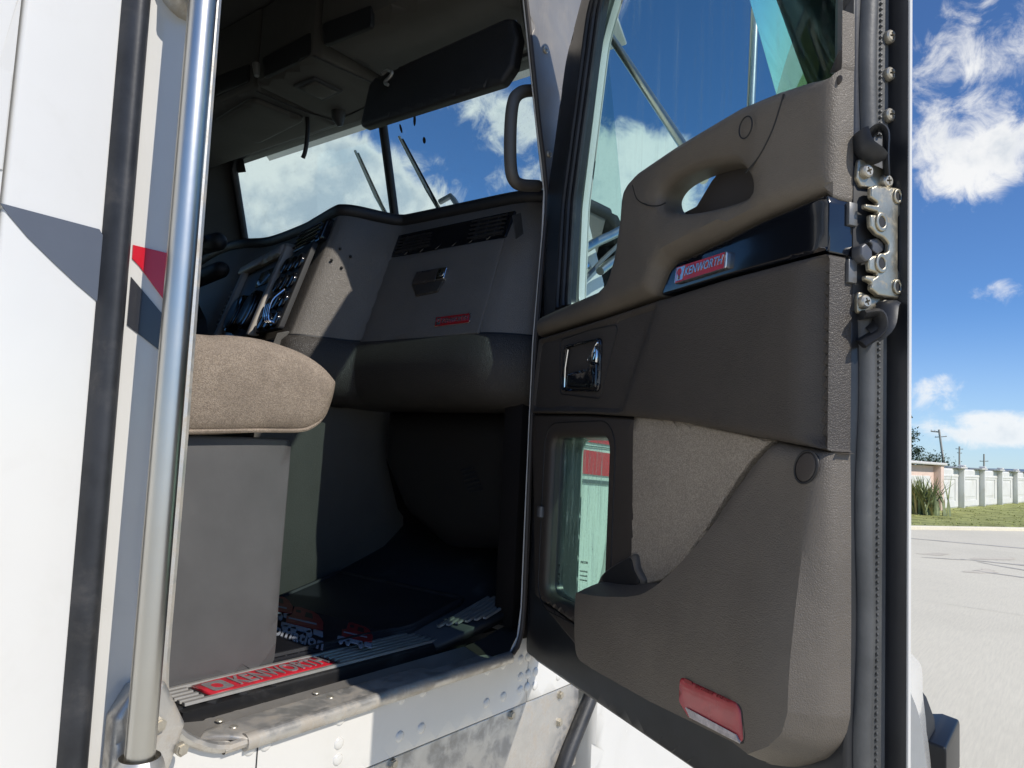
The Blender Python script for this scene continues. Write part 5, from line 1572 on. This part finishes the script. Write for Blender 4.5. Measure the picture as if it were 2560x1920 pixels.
for (a, t, r) in ((-.100, .90, .0095), (-.066, .64, .012), (-.066, .28, .012), (-.100, .10, .0095)):
    trim('latch_bush', disc((a, sz(t)), r, r, 20), FE, .012, .0185, .0015, 'zinc', door, holes=[disc((a, sz(t)), r * .56, r * .56, 16)], step=.02)
    trim('latch_hole', disc((a, sz(t)), r * .60, r * .60, 16), FE, .010, .0172, 0, 'matt_black', door, step=.02)
trim('latch_claw', fil([(-.070, sz(.37)), (-.084, sz(.42)), (-.082, sz(.49)), (-.070, sz(.52)), (-.056, sz(.50)), (-.052, sz(.47)), (-.060, sz(.45)), (-.058, sz(.40))], .004), FE, .000, .009, .002, 'hinge_grey', door, step=.02)
trim('latch_pawl', fil([(-.036, sz(.27)), (-.050, sz(.30)), (-.050, sz(.38)), (-.036, sz(.44)), (-.026, sz(.40)), (-.026, sz(.31))], .006), FE, .002, .016, .003, 'hinge_grey', door, step=.02)
trim('latch_tab', fil([(-.04, sz(.95)), (-.09, sz(.975)), (-.09, sz(1.16)), (-.034, sz(1.20)), (-.030, sz(1.02))], .006), FE, .001, .006, .002, 'zinc', door, step=.03)
trim('latch_tab', fil([(-.034, sz(-.16)), (-.094, sz(-.14)), (-.094, sz(.01)), (-.034, sz(.03))], .006), FE, .001, .006, .002, 'zinc', door, step=.03)
SC2 = screw_mesh('latch_screw', .0085, .007)
for (a, t, s) in ((-.046, 1.085, .5), (-.088, 1.04, .2), (-.044, -.06, .4), (-.086, -.07, .9)):
    place('screw', SC2, FE(a, sz(t), .006), (0, -1, 0), 'screw_steel', door, s)
# bent weatherstrip flaps above and below the latch
def flap(pts, r):
    return tube('seal_flap', cr([FE(a, b, w) for a, b, w in pts], 5), r, 'black_rubber', door, 8, flat=.35)


flap([(-.050, sz(1.40), .006), (-.058, sz(1.47), .016), (-.066, sz(1.42), .022), (-.072, sz(1.25), .018), (-.086, sz(1.10), .010)], [.010] * 21)
flap([(-.034, sz(1.42), .006), (-.036, sz(1.28), .012), (-.048, sz(1.22), .016), (-.064, sz(1.20), .012)], [.014] * 16)
flap([(-.088, sz(-.05), .012), (-.074, sz(-.10), .018), (-.062, sz(-.26), .022), (-.052, sz(-.34), .014)], [.014] * 16)
flap([(-.036, sz(-.18), .010), (-.056, sz(-.17), .018), (-.060, sz(-.30), .018), (-.040, sz(-.42), .006)], [.016] * 16)
# bolts up the flange
BOLT = screw_mesh('flange_bolt', .0085, .007)
for (a, b) in [(0.8898,2.2864),(0.89,2.2379),(0.8897,2.1847)]:
    place('flange_bolt', BOLT, FE(-.098, b, .003), (0, -1, 0), 'screw_steel', door, .3)
# small blocks on the black edge
for t in (.60, .10):
    box('edge_block', (-.035, sz(t), -.004), (-.018, sz(t) + .028, .004), 'flange_metal', door, .001, FE)
pr = [(0.903,1.54)][0]
place('edge_screw', screw_mesh('edge_screw', .004, .003), FD(L - .034, pr[1], -.005), (-1, 0, 0), 'screw_steel', door)
ts = [(0.9018,2.2143)][0]
place('trim_screw', rivet_mesh('trim_screw', .006, .002), FD(ts[0], ts[1], .016), (-1, 0, 0), 'brown_plastic', door)

# ---- door-mounted mirror and its brackets, outside the glass
def DL(pts, w):
    return [FD(a, b, w) for a, b in pts]


mb = [(0.3718,2.843),(0.3709,2.7103),(0.3641,2.4956),(0.3614,2.351)]
mir = tube('mirror_post', DL(mb, -.30), .0085, 'chrome', door, 14)
db = [(-0.3696,3.166),(-0.172,2.9185),(0.2139,2.4411),(0.293,2.3365)]
tube('mirror_strut', DL(db, -.24), .0105, 'chrome', door, 14)

mdir = [(-0.242,0.8416,0.4828)][0]
mc = Vector((0.9894, -1.38295, 1.75)) + Vector(mdir) * 1.32
mtx = Matrix.Rotation(-PHI, 3, 'Z')
mcl = mtx @ mc
tgt = (Vector((-.60, -.62, 2.36)) - mc).normalized()
nm_ = mtx @ ((tgt - Vector(mdir)).normalized())
rx = nm_.cross(Vector((0, 0, 1))).normalized()
uz_ = rx.cross(nm_).normalized()
if uz_.z < 0: uz_ = -uz_


def FMI(a, b, w):
    return tuple(mcl + rx * a + uz_ * b + nm_ * w)


trim('mirror_housing', fil([(-.085, -.21), (.085, -.21), (.085, .30), (-.085, .30)], .02), FMI, -.05, .0, .006, 'black_rubber', door, step=.06)
trim('mirror_glass', fil([(-.078, -.20), (.078, -.20), (.078, .29), (-.078, .29)], .016), FMI, .0, .003, .001, 'mirror', door, step=.2)
